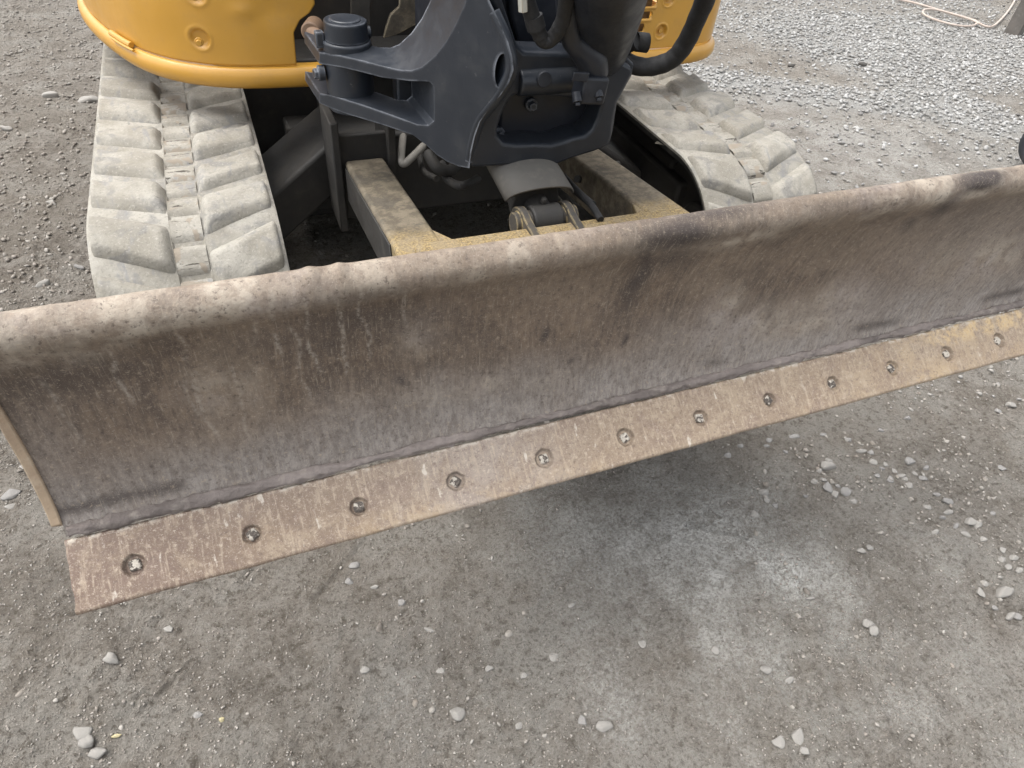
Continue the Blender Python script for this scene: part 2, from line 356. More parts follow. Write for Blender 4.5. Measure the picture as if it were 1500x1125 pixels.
def band(x, y):                                            # banks of pale crushed stone right of the machine
    wv = .25*fbm(x*1.1, y*1.1, 40, 3)
    b1 = 1-sm(.12, .42, seg_d(x, y, (2.5, 3.1), (4.3, 2.1))+wv*.6)
    b2 = 1-sm(.35, 1.0, seg_d(x, y, (4.6, 3.2), (7.5, 2.2))+wv)
    b3 = .45*(1-sm(.2, .8, seg_d(x, y, (3.0, 4.2), (6.5, 4.2))+wv))
    b4 = .35*(1-sm(.1, .5, seg_d(x, y, (3.3, 1.9), (5.2, 1.4))+wv))
    return np.clip(b1+b2+b3+b4, 0, 1)
def gh(x, y):
    x = np.asarray(x, float); y = np.asarray(y, float)
    far = np.exp(-np.hypot(x-1, y-1)/14)
    rm = sm(-.25, .45, fbm(x*2.3, y*2.3, 5, 3))
    h = .022*fbm(x*.7, y*.7, 1, 2)*far+.008*fbm(x*3.1, y*3.1, 2, 3)*far
    h = h+(.0035+.0075*rm)*fbm(x*14, y*14, 3, 3)+(.0018+.0060*rm)*fbm(x*48, y*48, 4, 2)
    for p, q, wd, dp in (((-.16, .10), (-.07, .16), .004, .004), ((-.15, .075), (-.055, .145), .005, .005), ((.20, .20), (.33, .31), .010, .004), ((.05, .30), (.16, .37), .008, .004), ((1.10, .10), (1.24, .01), .005, .005), ((1.55, -.3), (1.9, -.42), .010, .005), ((.62, -.02), (.80, .10), .012, .003)):
        d = seg_d(x, y, p, q)+.004*fbm(x*40, y*40, 15, 2); h = h-dp*sm(wd, wd*.3, d)+dp*.6*np.exp(-((d-wd*1.6)/(wd*.6))**2)
    return h-.012+.02*band(x, y)*far
def axis(lo, hi, st, far, gl, gh_):
    a = list(np.arange(lo, hi, st)); s = st; v = a[-1]
    while v < far: s *= gh_; v += s; a.append(v)
    s = st; v = lo; b = []
    while v > -far: s *= gl; v -= s; b.append(v)
    return np.array(b[::-1]+a)
xs = axis(-.75, 2.9, .0075, 160, 1.06, 1.025); ys = axis(-.75, 1.9, .0075, 160, 1.06, 1.025)
gx, gy = np.meshgrid(xs, ys, indexing='ij'); gx = gx.ravel(); gy = gy.ravel()
me = npmesh('ground', np.stack([gx, gy, gh(gx, gy)], 1), gridF(len(xs), len(ys)))
wob = .5+.5*fbm(gx*3, gy*3, 21, 3)
attr(me, 'mask', np.stack([np.clip(blobs(gx+.10*fbm(gx*5, gy*5, 23, 3), gy+.10*fbm(gx*5, gy*5, 24, 3), PALE)*(.15+1.1*wob+.75*fbm(gx*11, gy*11, 22, 4)), 0, 1), np.clip(blobs(gx, gy, DARK)*(.4+wob), 0, 1), band(gx, gy)*.8], 1))
tag(link('ground', me, None, MG), kind='structure')

# ------------------------------------------------------------------ stones
def proto(sub, seed, flat=.7):
    r = np.random.default_rng(seed); bm = bmesh.new(); bmesh.ops.create_icosphere(bm, subdivisions=sub, radius=1)
    bm.verts.ensure_lookup_table()
    V = np.array([v.co[:] for v in bm.verts]); F = np.array([[v.index for v in f.verts] for f in bm.faces]); bm.free()
    N = r.normal(size=(15, 3)); N /= np.linalg.norm(N, axis=1)[:, None]; D = r.uniform(.66, .96, 15)
    dn = V/np.linalg.norm(V, axis=1)[:, None]; dt = dn@N.T
    rad = np.min(np.where(dt > .12, D/np.maximum(dt, .12), 9), axis=1); rad = np.minimum(rad, 1.3)
    V = dn*rad[:, None]*np.array([1, r.uniform(.62, .9), flat*r.uniform(.75, 1.05)])
    return V, F
P1 = [proto(1, 100+i) for i in range(10)]; P2 = [proto(2, 200+i) for i in range(12)]; P3 = [proto(3, 300+i, .72) for i in range(10)]
def scatter(name, x, y, r, protos, mat, label, cat, sink=.25, smooth=False):
    n = len(x); z = gh(x, y)+r*(.62-sink*1.3)*.8
    pid = rng.integers(0, len(protos), n); an = rng.uniform(0, 2*PI, n); tl = rng.normal(0, .35, (n, 2)); Vs = []; Fs = []; off = 0
    for k, (V, F) in enumerate(protos):
        m = pid == k; c = m.sum()
        if not c: continue
        ca, sa = np.cos(an[m]), np.sin(an[m]); P = V[None]*r[m][:, None, None]
        X = P[..., 0]*ca[:, None]-P[..., 1]*sa[:, None]; Y = P[..., 0]*sa[:, None]+P[..., 1]*ca[:, None]
        Z = P[..., 2]+X*tl[m, 0][:, None]*.6+Y*tl[m, 1][:, None]*.6
        Vs.append(np.stack([X+x[m][:, None], Y+y[m][:, None], Z+z[m][:, None]], -1).reshape(-1, 3))
        Fs.append((F[None]+off+(np.arange(c)*len(V))[:, None, None]).reshape(-1, 3)); off += c*len(V)
    o = link(name, npmesh(name, np.concatenate(Vs), np.concatenate(Fs), smooth), None, mat)
    return tag(o, label, cat, kind='stuff')
def sample(n, x0, x1, y0, y1, dens):
    x = rng.uniform(x0, x1, n); y = rng.uniform(y0, y1, n); k = rng.uniform(0, 1, n) < dens(x, y); return x[k], y[k]
def notrack(x, y): return ~(((x > -.1) & (x < .3) | (x > 1.44) & (x < 1.85)) & (y > .8) & (y < 3))
GCOL = [(.22, .19, .16), (.29, .265, .23), (.36, .335, .30), (.25, .22, .19), (.38, .36, .325), (.15, .13, .11)]
CCOL = [(.22, .215, .205), (.34, .34, .335), (.44, .44, .43), (.28, .275, .265), (.54, .54, .53), (.15, .145, .14)]
MS1 = m_stone('dirt_grit_stone', GCOL); MS2 = m_stone('pale_crushed_stone', CCOL)
rough = lambda x, y: sm(-.25, .4, fbm(x*2.3, y*2.3, 5, 3))
x, y = sample(80000, -.9, 2.9, -.7, 1.6, lambda x, y: (.28+.7*rough(x, y))*(1-.85*((x>.2)&(x<1.5)&(y>.75))))
scatter('grit', x, y, .0012+.0022*rng.uniform(0, 1, len(x))**2, P1, MS1, 'fine brown grey grit pressed into the dirt in front of the blade', 'grit', .1)
CL = [(1.56, .15, .09, 1.), (1.70, .10, .11, .9), (1.62, .02, .08, .5), (1.85, -.05, .14, .8), (1.98, .0, .12, .7), (1.92, -.22, .12, .8), (1.20, -.13, .05, .6),
      (.55, .42, .12, .35), (.6, .3, .1, .3), (1.35, .14, .05, .5), (1.4, .3, .14, .35), (2.3, .15, .25, .45), (-.3, 1.3, .3, .4), (-.5, 2.2, .6, .45), (.42, -.13, .04, .3), (.62, -.22, .05, .4)]
x, y = sample(30000, -1., 2.9, -.7, 2.4, lambda x, y: .03+.08*rough(x, y)+.9*blobs(x, y, CL)**1.3)
scatter('small_gravel', x, y, .0022+.0042*rng.uniform(0, 1, len(x))**2.2, P2, MS1, 'small loose brown grey gravel scattered on the dirt', 'gravel', .2)
x, y = sample(30000, -1., 2.9, -.7, 2.4, lambda x, y: .002+.30*blobs(x, y, CL)**2.2)
scatter('loose_pebbles', x, y, .005+.005*rng.uniform(0, 1, len(x))**2, P2, MS1, 'loose grey pebbles strewn between the larger stones', 'gravel', .2)
x, y = sample(1000, -.9, 2.9, -.7, 2.2, lambda x, y: .25+.4*rough(x, y))
scatter('buried_stones', x, y, .004+.009*rng.uniform(0, 1, len(x))**3, P2, MS1, 'flat stones sunk into the packed dirt, only their tops showing', 'gravel', .62)
x, y = sample(52000, 1.9, 8.5, .9, 6., lambda x, y: (.05+.95*band(x, y)**1.3)*np.exp(-np.maximum(y-4.6, 0)))
scatter('crushed_stone', x, y, .006+.011*rng.uniform(0, 1, len(x))**1.4, P1, MS2, 'pale crushed stone spread in long banks right of the machine', 'gravel', .1)
x, y = sample(34000, 1.9, 8.5, .2, 6.5, lambda x, y: .55+0*x)
scatter('dusty_gravel', x, y, .003+.008*rng.uniform(0, 1, len(x))**2, P1, m_stone('dusty_gravel_stone', [(.28, .265, .24), (.36, .345, .32), (.22, .205, .185), (.45, .44, .42)]), 'dusty mixed gravel covering the yard behind the right track', 'gravel', .15)
x, y = sample(22000, -2.4, .1, .9, 7., lambda x, y: .75+0*x)
scatter('yard_gravel', x, y, .003+.0085*rng.uniform(0, 1, len(x))**2.2, P1, MS1, 'brown grey gravel covering the yard left of the left track', 'gravel', .15)

MPal = m_stone('pale_grey_stone', [(.36, .34, .31), (.46, .44, .41), (.31, .295, .27)], 90)
MMid = m_stone('mid_grey_stone', [(.30, .285, .26), (.36, .35, .335), (.27, .26, .25)], 90)
MDk = m_stone('dark_stone', [(.06, .055, .05), (.08, .075, .07)], 90)
MYl = m_stone('yellowish_stone', [(.55, .48, .25), (.60, .52, .30)], 90)
SM = []
for mt in (MPal, MMid, MDk, MYl):
    L = []
    for V, F in P3:
        me = npmesh('stone', V, F, False); me.materials.append(mt); L.append(me)
    SM.append(L)
def stone(px, py, w_, h_, mt, label, group=None, sink=.3, name='stone'):
    p = at(px, py, 2, 0); d = (Vector(CPOS)-p).length
    p = at(px, py, 2, float(gh(p.x, p.y))+.002)
    r = w_/FPX*d/2*1.12; k = max(.55, min(1.5, h_/w_*1.1))
    o = link(name, random.choice(SM[mt])); o.location = (p.x, p.y, float(gh(p.x, p.y))+r*(.38-sink))
    o.scale = (r, r*min(1.25, k), r*.85); o.rotation_euler = (random.uniform(-.25, .25), random.uniform(-.25, .25), random.choice((0, PI))+random.uniform(-.4, .4)-.37)
    return tag(o, label, 'stone', group)
U = [  # px, py, w, h, material, label, sink
 (164, 967, 19, 13, 0, 'lone pale angular stone on the dirt below the left end of the blade', .2),
 (122, 1074, 21, 15, 0, 'pale angular stone on top of a trio in the bottom left corner', .2),
 (126, 1088, 18, 14, 0, 'grey stone in the middle of a trio in the bottom left corner', .2),
 (143, 1102, 20, 15, 0, 'pale stone lowest of a trio in the bottom left corner', .2),
 (248, 921, 12, 9, 0, 'small pale stone just under the leftmost bolts of the cutting edge', .2),
 (535, 981, 10, 10, 0, 'small pale square stone on dirt below the middle of the blade', .2),
 (289, 1046, 11, 11, 1, 'small grey stone lying right of the pale trio, bottom left', .2),
 (171, 1079, 10, 6, 3, 'tiny yellowish chip beside the pale trio, bottom left', .2),
 (324, 1054, 6, 6, 3, 'tiny round yellow pebble alone on bare dirt', .1),
 (519, 829, 12, 11, 1, 'brown rounded pebble just below the cutting edge, upper one of two', .3),
 (511, 851, 12, 10, 1, 'brown rounded pebble just below the cutting edge, lower one of two', .3),
 (588, 883, 11, 9, 1, 'grey brown pebble half sunk in dirt below the fourth bolt', .3),
 (549, 859, 9, 8, 0, 'small white pebble beside brown pebbles below the blade', .2),
 (670, 1045, 21, 19, 0, 'rounded pale stone at bottom centre with a dark rim of dirt', .25),
 (884, 1064, 18, 25, 0, 'oval grey stone standing out near the bottom centre', .25),
 (853, 1054, 13, 15, 1, 'flat grey stone just left of the oval stone near bottom centre', .5),
 (811, 962, 15, 15, 0, 'white stone pressed flush into the dirt right of centre', .55),
 (632, 923, 21, 11, 0, 'pale triangular stone pressed flush in dirt, wider than high', .6),
 (646, 981, 12, 13, 0, 'pale stone set flush in dirt above the rounded bottom centre stone', .5),
 (768, 988, 10, 10, 0, 'small pale round stone left of the flush white stone', .4),
 (716, 979, 12, 8, 0, 'small slanted white chip on dirt near bottom centre', .2),
 (1048, 952, 11, 11, 0, 'lone pale pebble on the left edge of the pale dusty patch', .2),
 (1122, 982, 17, 14, 0, 'largest bluish white stone in the small heap in the pale patch', .2),
 (1156, 996, 15, 13, 0, 'pale pebble right of the small heap in the pale patch', .2),
 (1169, 1079, 17, 21, 0, 'upright pale oval stone at the bottom right, right one of a pair', .25),
 (1141, 1087, 18, 14, 0, 'pale oval stone lying at the bottom right, left one of a pair', .25),
 (1178, 1098, 12, 11, 0, 'small pale stone under the pair of oval stones, bottom right', .4),
 (837, 886, 9, 12, 0, 'small upright pale oval pebble below the cutting edge centre', .4),
 (942, 942, 13, 13, 0, 'flat pale stone pressed flush in dirt left of the pale patch', .6),
 (760, 1062, 12, 12, 0, 'pale stone half buried between the two large bottom stones', .5),
 (1274, 803, 12, 10, 0, 'pale triangular pebble, right one of a touching pair', .2),
 (1262, 806, 11, 9, 0, 'pale pebble, left one of a touching pair', .2),
 (1272, 914, 15, 12, 0, 'pale angular stone, upper one of two stacked at the lower right', .2),
 (1280, 926, 13, 15, 0, 'pale angular stone, lower one of two stacked at the lower right', .2),
 (1187, 877, 15, 8, 0, 'thin pale flake on the top edge of the pale patch', .3),
 (1210, 683, 23, 14, 0, 'largest pale block in the loose stone cluster under the blade', .2),
 (1212, 714, 14, 17, 1, 'grey upright stone below the largest pale block of the cluster', .25),
 (1238, 722, 15, 18, 1, 'long grey stone leaning at the lower right of the loose cluster', .25),
 (1470, 867, 23, 14, 0, 'long pale stone near the right edge below the blade', .25),
 (1117, 722, 13, 11, 0, 'pale stone on top of the small pile left of the loose cluster', .2),
 (1106, 753, 11, 12, 0, 'rounded pale pebble under the small pile left of the cluster', .3),
 (1421, 764, 13, 14, 0, 'bright rounded pebble, left one of two touching near the right', .2),
 (1432, 768, 12, 10, 0, 'bright rounded pebble, right one of two touching near the right', .2),
 (1388, 734, 15, 11, 1, 'long grey stone in the right hand pebble strip, slanting down', .25),
 (1480, 593, 13, 9, 0, 'pale square stone beside the cutting edge near the right border', .2),
 (1468, 685, 10, 10, 1, 'grey pebble half buried in soil near the right border', .4),
 (1164, 639, 15, 8, 1, 'flat grey stone close below the cutting edge, right half', .5),
 (76, 297, 12, 9, 0, 'pale stone on the dirt left of the left track', .2),
 (63, 416, 16, 9, 0, 'wide pale flat stone just above the left end of the blade', .3),
 (118, 393, 13, 7, 1, 'grey flat stone beside the front of the left track', .3),
 (73, 141, 19, 6, 0, 'long thin white stone farther left of the left track', .3),
 (129, 148, 20, 6, 0, 'long pale flat stone touching the outer side of the left track', .3),
 (11, 190, 13, 7, 0, 'pale stone at the left border above the blade', .3),
 (35, 683, 9, 7, 0, 'small white pebble beside the bare left edge of the blade', .2),
 (16, 723, 15, 17, 1, 'slanting grey stone left of the blade end', .3),
 (13, 741, 15, 10, 0, 'flush pale stone under the slanting grey stone left of the blade', .6),
 (1158, 98, 8, 6, 2, 'dark lump of soil on the pale gravel, nearer the yellow body', .1),
 (1262, 96, 10, 7, 2, 'dark lump of soil on the pale gravel, farther to the right', .1)]
for px, py, w_, h_, mt, lb, sk in U: stone(px, py, w_, h_, mt, lb, None, sk)
G1 = ('small pale pebble in the loose stone cluster below the right half of the blade', 'pebbles of the loose cluster below the blade')
for px, py, w_, h_ in [(1213, 675, 12, 8), (1223, 724, 10, 11), (1193, 706, 9, 9), (1206, 702, 9, 8), (1249, 734, 11, 8), (1279, 676, 11, 9), (1332, 676, 13, 11), (1292, 686, 9, 9),
                       (1304, 702, 10, 9), (1320, 697, 9, 9), (1332, 711, 9, 11), (1352, 700, 10, 9), (1340, 693, 8, 8), (1261, 661, 12, 9), (1276, 663, 9, 8), (1297, 680, 8, 8), (1310, 690, 8, 9), (1326, 702, 8, 8), (1200, 690, 8, 8), (1285, 697, 8, 7), (1123, 732, 9, 9), (1137, 740, 9, 8), (1228, 712, 8, 8), (1357, 686, 9, 7)]:
    stone(px, py, w_, h_, random.choice((0, 1)), *G1)
G2 = ('small grey pebble in the loose strip running down the right side', 'pebbles of the strip at the right')
for px, py, w_, h_ in [(1372, 725, 11, 8), (1359, 743, 10, 8), (1389, 750, 12, 9), (1381, 758, 10, 8), (1415, 782, 13, 10), (1370, 779, 11, 8), (1436, 868, 10, 12), (1480, 902, 13, 9), (1491, 902, 10, 10), (1443, 854, 9, 9),
                       (1468, 820, 9, 10), (1476, 830, 9, 9), (1486, 816, 10, 8), (1493, 835, 9, 9), (1465, 845, 8, 8), (1456, 890, 9, 8), (1440, 790, 8, 7), (1400, 770, 8, 7), (1455, 752, 8, 7), (1469, 806, 9, 7)]:
    stone(px, py, w_, h_, random.choice((0, 1)), *G2)
G3 = ('small brown grey pebble on the dirt close under the cutting edge', 'pebbles close under the cutting edge')
for px, py, w_, h_ in [(1084, 653, 10, 7), (1066, 667, 9, 9), (1127, 644, 8, 8), (1123, 653, 9, 7), (1206, 636, 10, 7), (1180, 727, 8, 6), (1242, 644, 9, 7), (1290, 630, 9, 6), (1330, 612, 9, 6), (1462, 602, 9, 8), (1493, 585, 9, 7), (1151, 662, 8, 6)]:
    stone(px, py, w_, h_, 1, *G3)
#@@MACHINE
# ================================================================== the machine
EXC = bpy.data.objects.new('excavator', None); COL.objects.link(EXC)
tag(EXC, 'yellow mini excavator with slate grey swing bracket, muddy rubber tracks and raised rusty dozer blade', 'excavator')

# ---------------------------------------------------------------- dozer blade: mouldboard with rolled top lip
PR = [(.050, .578), (.055, .590), (.063, .605), (.071, .628), (.079, .665), (.085, .70), (.089, .74), (.091, .78), (.088, .82), (.083, .842), (.078, .855),
      (.0725, .866), (.069, .878), (.071, .890), (.080, .900), (.092, .905), (.105, .900), (.113, .889), (.114, .872), (.111, .85), (.107, .80), (.103, .75), (.097, .69), (.087, .63), (.068, .585)]
prof = np.array(crom(PR, 9)); X0, X1 = -.072, 1.885
dl = np.r_[0, np.cumsum(np.hypot(*np.diff(prof, axis=0).T))]
sv = np.linspace(0, dl[-1], 190); prof = np.stack([np.interp(sv, dl, prof[:, 0]), np.interp(sv, dl, prof[:, 1])], 1)
tg = np.gradient(prof, axis=0); tg /= np.hypot(*tg.T)[:, None]; nrm = np.stack([-tg[:, 1], tg[:, 0]], 1)
s_of = lambda i: dl[min(int(i*9), len(dl)-1)]
sRim0, sRim1 = s_of(10.3), s_of(18)
bx = np.arange(X0, X1+.001, .0035); U_, V_ = np.meshgrid(bx, sv, indexing='ij')
def blade_attr(U, Vv):
    zz = np.interp(Vv, sv, prof[:, 1]); rim = sm(sRim0-.010, sRim0+.012, Vv)
    wv = fbm(U*7, Vv*9, 60, 4); wv2 = fbm(U*2.2, Vv*3, 64, 3)
    R = rim*(.60+.65*wv+.6*wv2)*(1-.35*np.exp(-((Vv-sRim0-.004)/.010)**2))
    yb = [(.95, .14, .04, .04, .9), (1.0, .10, .14, .035, .65), (1.22, .12, .06, .035, .9), (1.18, .07, .16, .02, .6), (1.6, .14, .12, .05, .7), (.16, .17, .05, .04, .35), (.5, .09, .10, .02, .4), (.42, .20, .03, .04, .4), (-.03, .285, .06, .02, .9), (.03, .28, .05, .022, .9), (.92, .29, .10, .018, .9), (1.45, .15, .12, .05, .35), (.62, .07, .05, .02, .3)]
    for x, s, a, b, k in yb: R = np.maximum(R, k*np.exp(-((U-x)/a)**2-((Vv-s)/b)**2)*(.9+.6*wv))
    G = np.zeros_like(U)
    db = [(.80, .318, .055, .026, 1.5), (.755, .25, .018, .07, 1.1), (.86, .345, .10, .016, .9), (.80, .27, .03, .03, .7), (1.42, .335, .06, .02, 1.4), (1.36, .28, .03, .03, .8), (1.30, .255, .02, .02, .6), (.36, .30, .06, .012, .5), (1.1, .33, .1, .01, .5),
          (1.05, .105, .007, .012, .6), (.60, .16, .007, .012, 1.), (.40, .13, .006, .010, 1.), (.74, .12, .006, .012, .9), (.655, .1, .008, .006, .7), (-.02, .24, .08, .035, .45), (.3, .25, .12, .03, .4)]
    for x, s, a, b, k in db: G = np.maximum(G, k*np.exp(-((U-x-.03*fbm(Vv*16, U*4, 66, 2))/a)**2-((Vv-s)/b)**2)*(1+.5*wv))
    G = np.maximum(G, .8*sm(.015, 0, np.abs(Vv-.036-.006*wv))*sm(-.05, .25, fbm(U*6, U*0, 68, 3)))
    B = sm(.17, .04, Vv+.05*wv)*.95*(1-rim)  # lighter low down; darker above is part coating, part painted shade of the lip
    B = np.maximum(B, .55*sm(-.07, -.02, -U)*0+.5*sm(.02, -.05, U)*sm(.26, .1, Vv))
    B = np.maximum(B, sm(1.1, 1.6, U)*.35*(1-rim))
    return np.stack([np.clip(R, 0, 1), np.clip(G, 0, 1), np.clip(B, 0, 1)], -1)
rimw = sm(sRim0-.005, sRim0+.01, V_)*sm(sRim1+.03, sRim1, V_)
dsp = .0010*fbm(U_*2.6, V_*4, 70, 2)+.0007*fbm(U_*18, V_*22, 71, 3)+rimw*(.0007*fbm(U_*7, V_*12, 72, 3)+.0006*fbm(U_*60, V_*60, 73, 2))
for x0_, s0_, a_, k_ in [(.29, sRim0+.055, .010, .006), (.325, sRim0+.055, .008, .005), (.02, sRim0+.055, .012, .002), (.78, sRim0+.02, .05, -.004), (1.40, sRim0+.02, .05, -.006), (1.15, sRim0+.01, .06, -.002)]:
    dsp += k_*np.exp(-((U_-x0_)/a_)**2-((V_-s0_)/.016)**2)
PY = np.interp(V_, sv, prof[:, 0])+dsp*np.interp(V_, sv, nrm[:, 0]); PZ = np.interp(V_, sv, prof[:, 1])+dsp*np.interp(V_, sv, nrm[:, 1])
zsag = .002*fbm(U_*1.7, U_*0, 75, 2); PZ = PZ+zsag*rimw
ragL = (.0025*fbm(V_*60, V_*0, 76, 3))*(U_ < X0+.004)
me = npmesh('dozer_blade', np.stack([U_+ragL, PY, PZ], -1).reshape(-1, 3), gridF(len(bx), len(sv))[:, ::-1])
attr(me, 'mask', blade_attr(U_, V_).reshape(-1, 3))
DR = np.zeros_like(U_)                                              # dried pale runs down the face
for x0_, a_, b_, k_ in [(.055, .17, .27, .7), (.13, .09, .28, .6), (.12, .13, .22, .5), (.24, .20, .32, .7), (.275, .16, .31, .8), (.255, .12, .29, .5), (.315, .15, .30, .7), (.345, .17, .31, .6), (.17, .08, .20, .5), (.21, .22, .31, .4), (.40, .21, .29, .4), (-.02, .12, .24, .35)]:
    xc_ = x0_+.010*fbm(V_*22, V_*0+x0_*90, 77, 3)+.03*(.3-V_)
    DR = np.maximum(DR, k_*1.2*sm(.0034, .0008, np.abs(U_-xc_))*sm(a_, a_+.02, V_)*sm(b_+.012, b_, V_)*sm(-.7, -.1, fbm(V_*30, V_*0+x0_*50, 78, 2)))
attr(me, 'drip', np.stack([DR]*3, -1).reshape(-1, 3))
uvl = me.uv_layers.new(name='UVMap'); li = np.empty(len(me.loops), np.int32); me.loops.foreach_get('vertex_index', li)
slant = -.75*np.clip(U_-.65, 0, 1)*(V_-.12)
uvl.data.foreach_set('uv', np.stack([(U_+slant).ravel()[li], V_.ravel()[li]], 1).astype(np.float32).ravel())
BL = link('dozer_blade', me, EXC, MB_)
bm = bmesh.new()                                                    # end plates with proud, worn front edge
out = [(p[0]-.003, p[1]) for p in prof[6:118:5]]
outl = [(y-.001, z) for y, z in out]+[(.145, .84), (.15, .70), (.12, .60), (.075, .572)]
MEnd = m_steel('worn_tan_edge_steel', (.30, .22, .15), (.38, .29, .20), (.46, .38, .29), 40, .65, .003, (.10, .075, .06), (.5, .43, .34), .003)
for xx, dx in ((X0-.012, .0125), (X1-.0005, .0125)):
    bm = bmesh.new(); b_poly(bm, [(xx, y, z) for y, z in outl], [], (dx, 0, 0)); finish(bm, 'end_plate', BL, MEnd, .0018, 2)
# weld bead between mouldboard and cutting edge
ws = np.arange(X0+.004, X1, .0025); wa = np.linspace(0, PI, 9); WU, WA = np.meshgrid(ws, wa, indexing='ij')
rr = .0062*(1+.55*fbm(WU*70, WA*2.5, 80, 3)+.5*fbm(WU*9, WA*0, 81, 2))
ang = math.atan2(.6, -.8)
wy = .052+rr*(np.cos(WA)*.75+np.sin(WA)*-.62)*1.15; wz = .585+rr*(np.cos(WA)*.75*1.0+np.sin(WA)*.62)*1.2
MWeld = m_steel('crusted_weld_bead', (.14, .118, .108), (.24, .205, .188), (.36, .32, .28), 45, .85, .008, (.44, .40, .35))
link('weld_bead', npmesh('weld_bead', np.stack([WU, wy, wz], -1).reshape(-1, 3), gridF(len(ws), len(wa))), BL, MWeld)
# cutting edge: inclined plate with countersunk holes
eT = np.array([.045, .5785]); eB = np.array([-.037, .5240]); eL = np.hypot(*(eT-eB)); ed = (eB-eT)/eL; en = np.array([ed[1], -ed[0]])
if en[1] < 0: en = -en
tb = np.linspace(0, eL, 50); ex = np.arange(X0-.002, X1+.006, .0021)
EU, EV = np.meshgrid(ex, tb, indexing='ij')
BXs = [.15*i for i in range(13)]; vb = .0545
EH = .0009*fbm(EU*5, EV*8, 90, 2)+.00035*fbm(EU*60, EV*60, 91, 3)
A2 = .0
for b in BXs:
    d = np.hypot(EU-b, EV-vb)*(1+.10*math.sin(b*91))+.0012*fbm(EU*160, EV*160, 99, 2); EH -= .0066*sm(.0146, .0122, d); A2 = np.maximum(A2, sm(.0152, .0142, d)*sm(.0095, .0125, d))
edge_r = sm(eL-.005, eL, EV); EH -= .0035*edge_r**2; EH -= .003*sm(.003, 0, EV)
EVj = EV+(.0013*fbm(EU*14, EU*0, 93, 4))*sm(eL*.7, eL, EV)
lj = .004*fbm(EV*50, EV*0+3, 94, 3)*sm(X0+.02, X0, EU)
jx = EU+lj+.012*sm(.02, eL, EV)*sm(X0+.05, X0, EU)*0
YY = eT[0]+ed[0]*EVj+en[0]*EH; ZZ = eT[1]+ed[1]*EVj+en[1]*EH
Vt = np.stack([jx, YY, ZZ], -1); th = .0155
Vb = np.stack([jx, YY-en[0]*(th+EH), ZZ-en[1]*(th+EH)], -1); nu, nv = EU.shape
F = gridF(nu, nv); N0 = nu*nv
per = [i*nv for i in range(nu)]+[(nu-1)*nv+j for j in range(1, nv)]+[i*nv+nv-1 for i in range(nu-2, -1, -1)]+[j for j in range(nv-2, 0, -1)]
rim_ = [(per[k], per[(k+1) % len(per)], per[(k+1) % len(per)]+N0, per[k]+N0) for k in range(len(per))]
me = npmesh('cutting_edge', np.concatenate([Vt.reshape(-1, 3), Vb.reshape(-1, 3)]), np.concatenate([F, F[:, ::-1]+N0, np.array(rim_)[:, ::-1]]))
me.set_sharp_from_angle(angle=math.radians(50))
wv = fbm(EU*5, EV*12, 95, 4)
R = .30*sm(.9, 1.25, EU)*(.6+wv)+.6*sm(.055, .095, EV)*(.4+wv)*sm(.0, .3, EU)
R = np.maximum(R, .9*(.35+.6*wv)*np.exp(-((EU-.17)/.03)**2-((EV-.07)/.02)**2)); R = np.maximum(R, 1.1*sm(1.42, 1.5, EU)*sm(.05, .02, EV))
mk = np.stack([np.clip(R, 0, 1), np.clip(A2*.35, 0, 1), np.clip(sm(.25, .5, EU)*sm(.75, .5, EU)*.8+.3*wv, 0, 1)], -1).reshape(-1, 3)
attr(me, 'mask', np.concatenate([mk, mk])); uvl = me.uv_layers.new(name='UVMap'); li = np.empty(len(me.loops), np.int32); me.loops.foreach_get('vertex_index', li)
uu = np.tile(np.stack([EU.ravel(), EV.ravel()], 1), (2, 1)); uvl.data.foreach_set('uv', uu[li].astype(np.float32).ravel())
link('cutting_edge', me, BL, ME)
# plough bolts: worn square heads in the recesses
bmE = []
for v in range(4):
    g = np.linspace(-1, 1, 15); a, b = np.meshgrid(g, g, indexing='ij'); r_ = .0088
    k = 1-.22*(a*a*b*b); h = .0015+.0022*(1-sm(.55, 1.0, np.maximum(abs(a), abs(b)))**1.2)+.0008*fbm(a*2+9*v, b*2, 97, 3)
    h = np.where(np.maximum(abs(a), abs(b)) > .99, -.008, h)
    me = npmesh('bolt', np.stack([a*r_*k, b*r_*k, h], -1).reshape(-1, 3), gridF(15, 15)); me.materials.append(MBo); bmE.append(me)
zax = Vector((0, en[0], en[1])); yax = Vector((0, -ed[0], -ed[1])); xax = yax.cross(zax)
MR = Matrix((xax, yax, zax)).transposed()
for i, b in enumerate(BXs):
    o = link('bolt', bmE[i % 4], BL); c = eT+ed*vb+en*-.0058
    m = (MR @ Matrix.Rotation([.12, .5, -.1, .8, .1, .3, -.2, .6, .1, .4, .2, .7, 0][i], 3, 'Z')).to_4x4(); m.translation = (b, c[0], c[1]); o.matrix_world = m
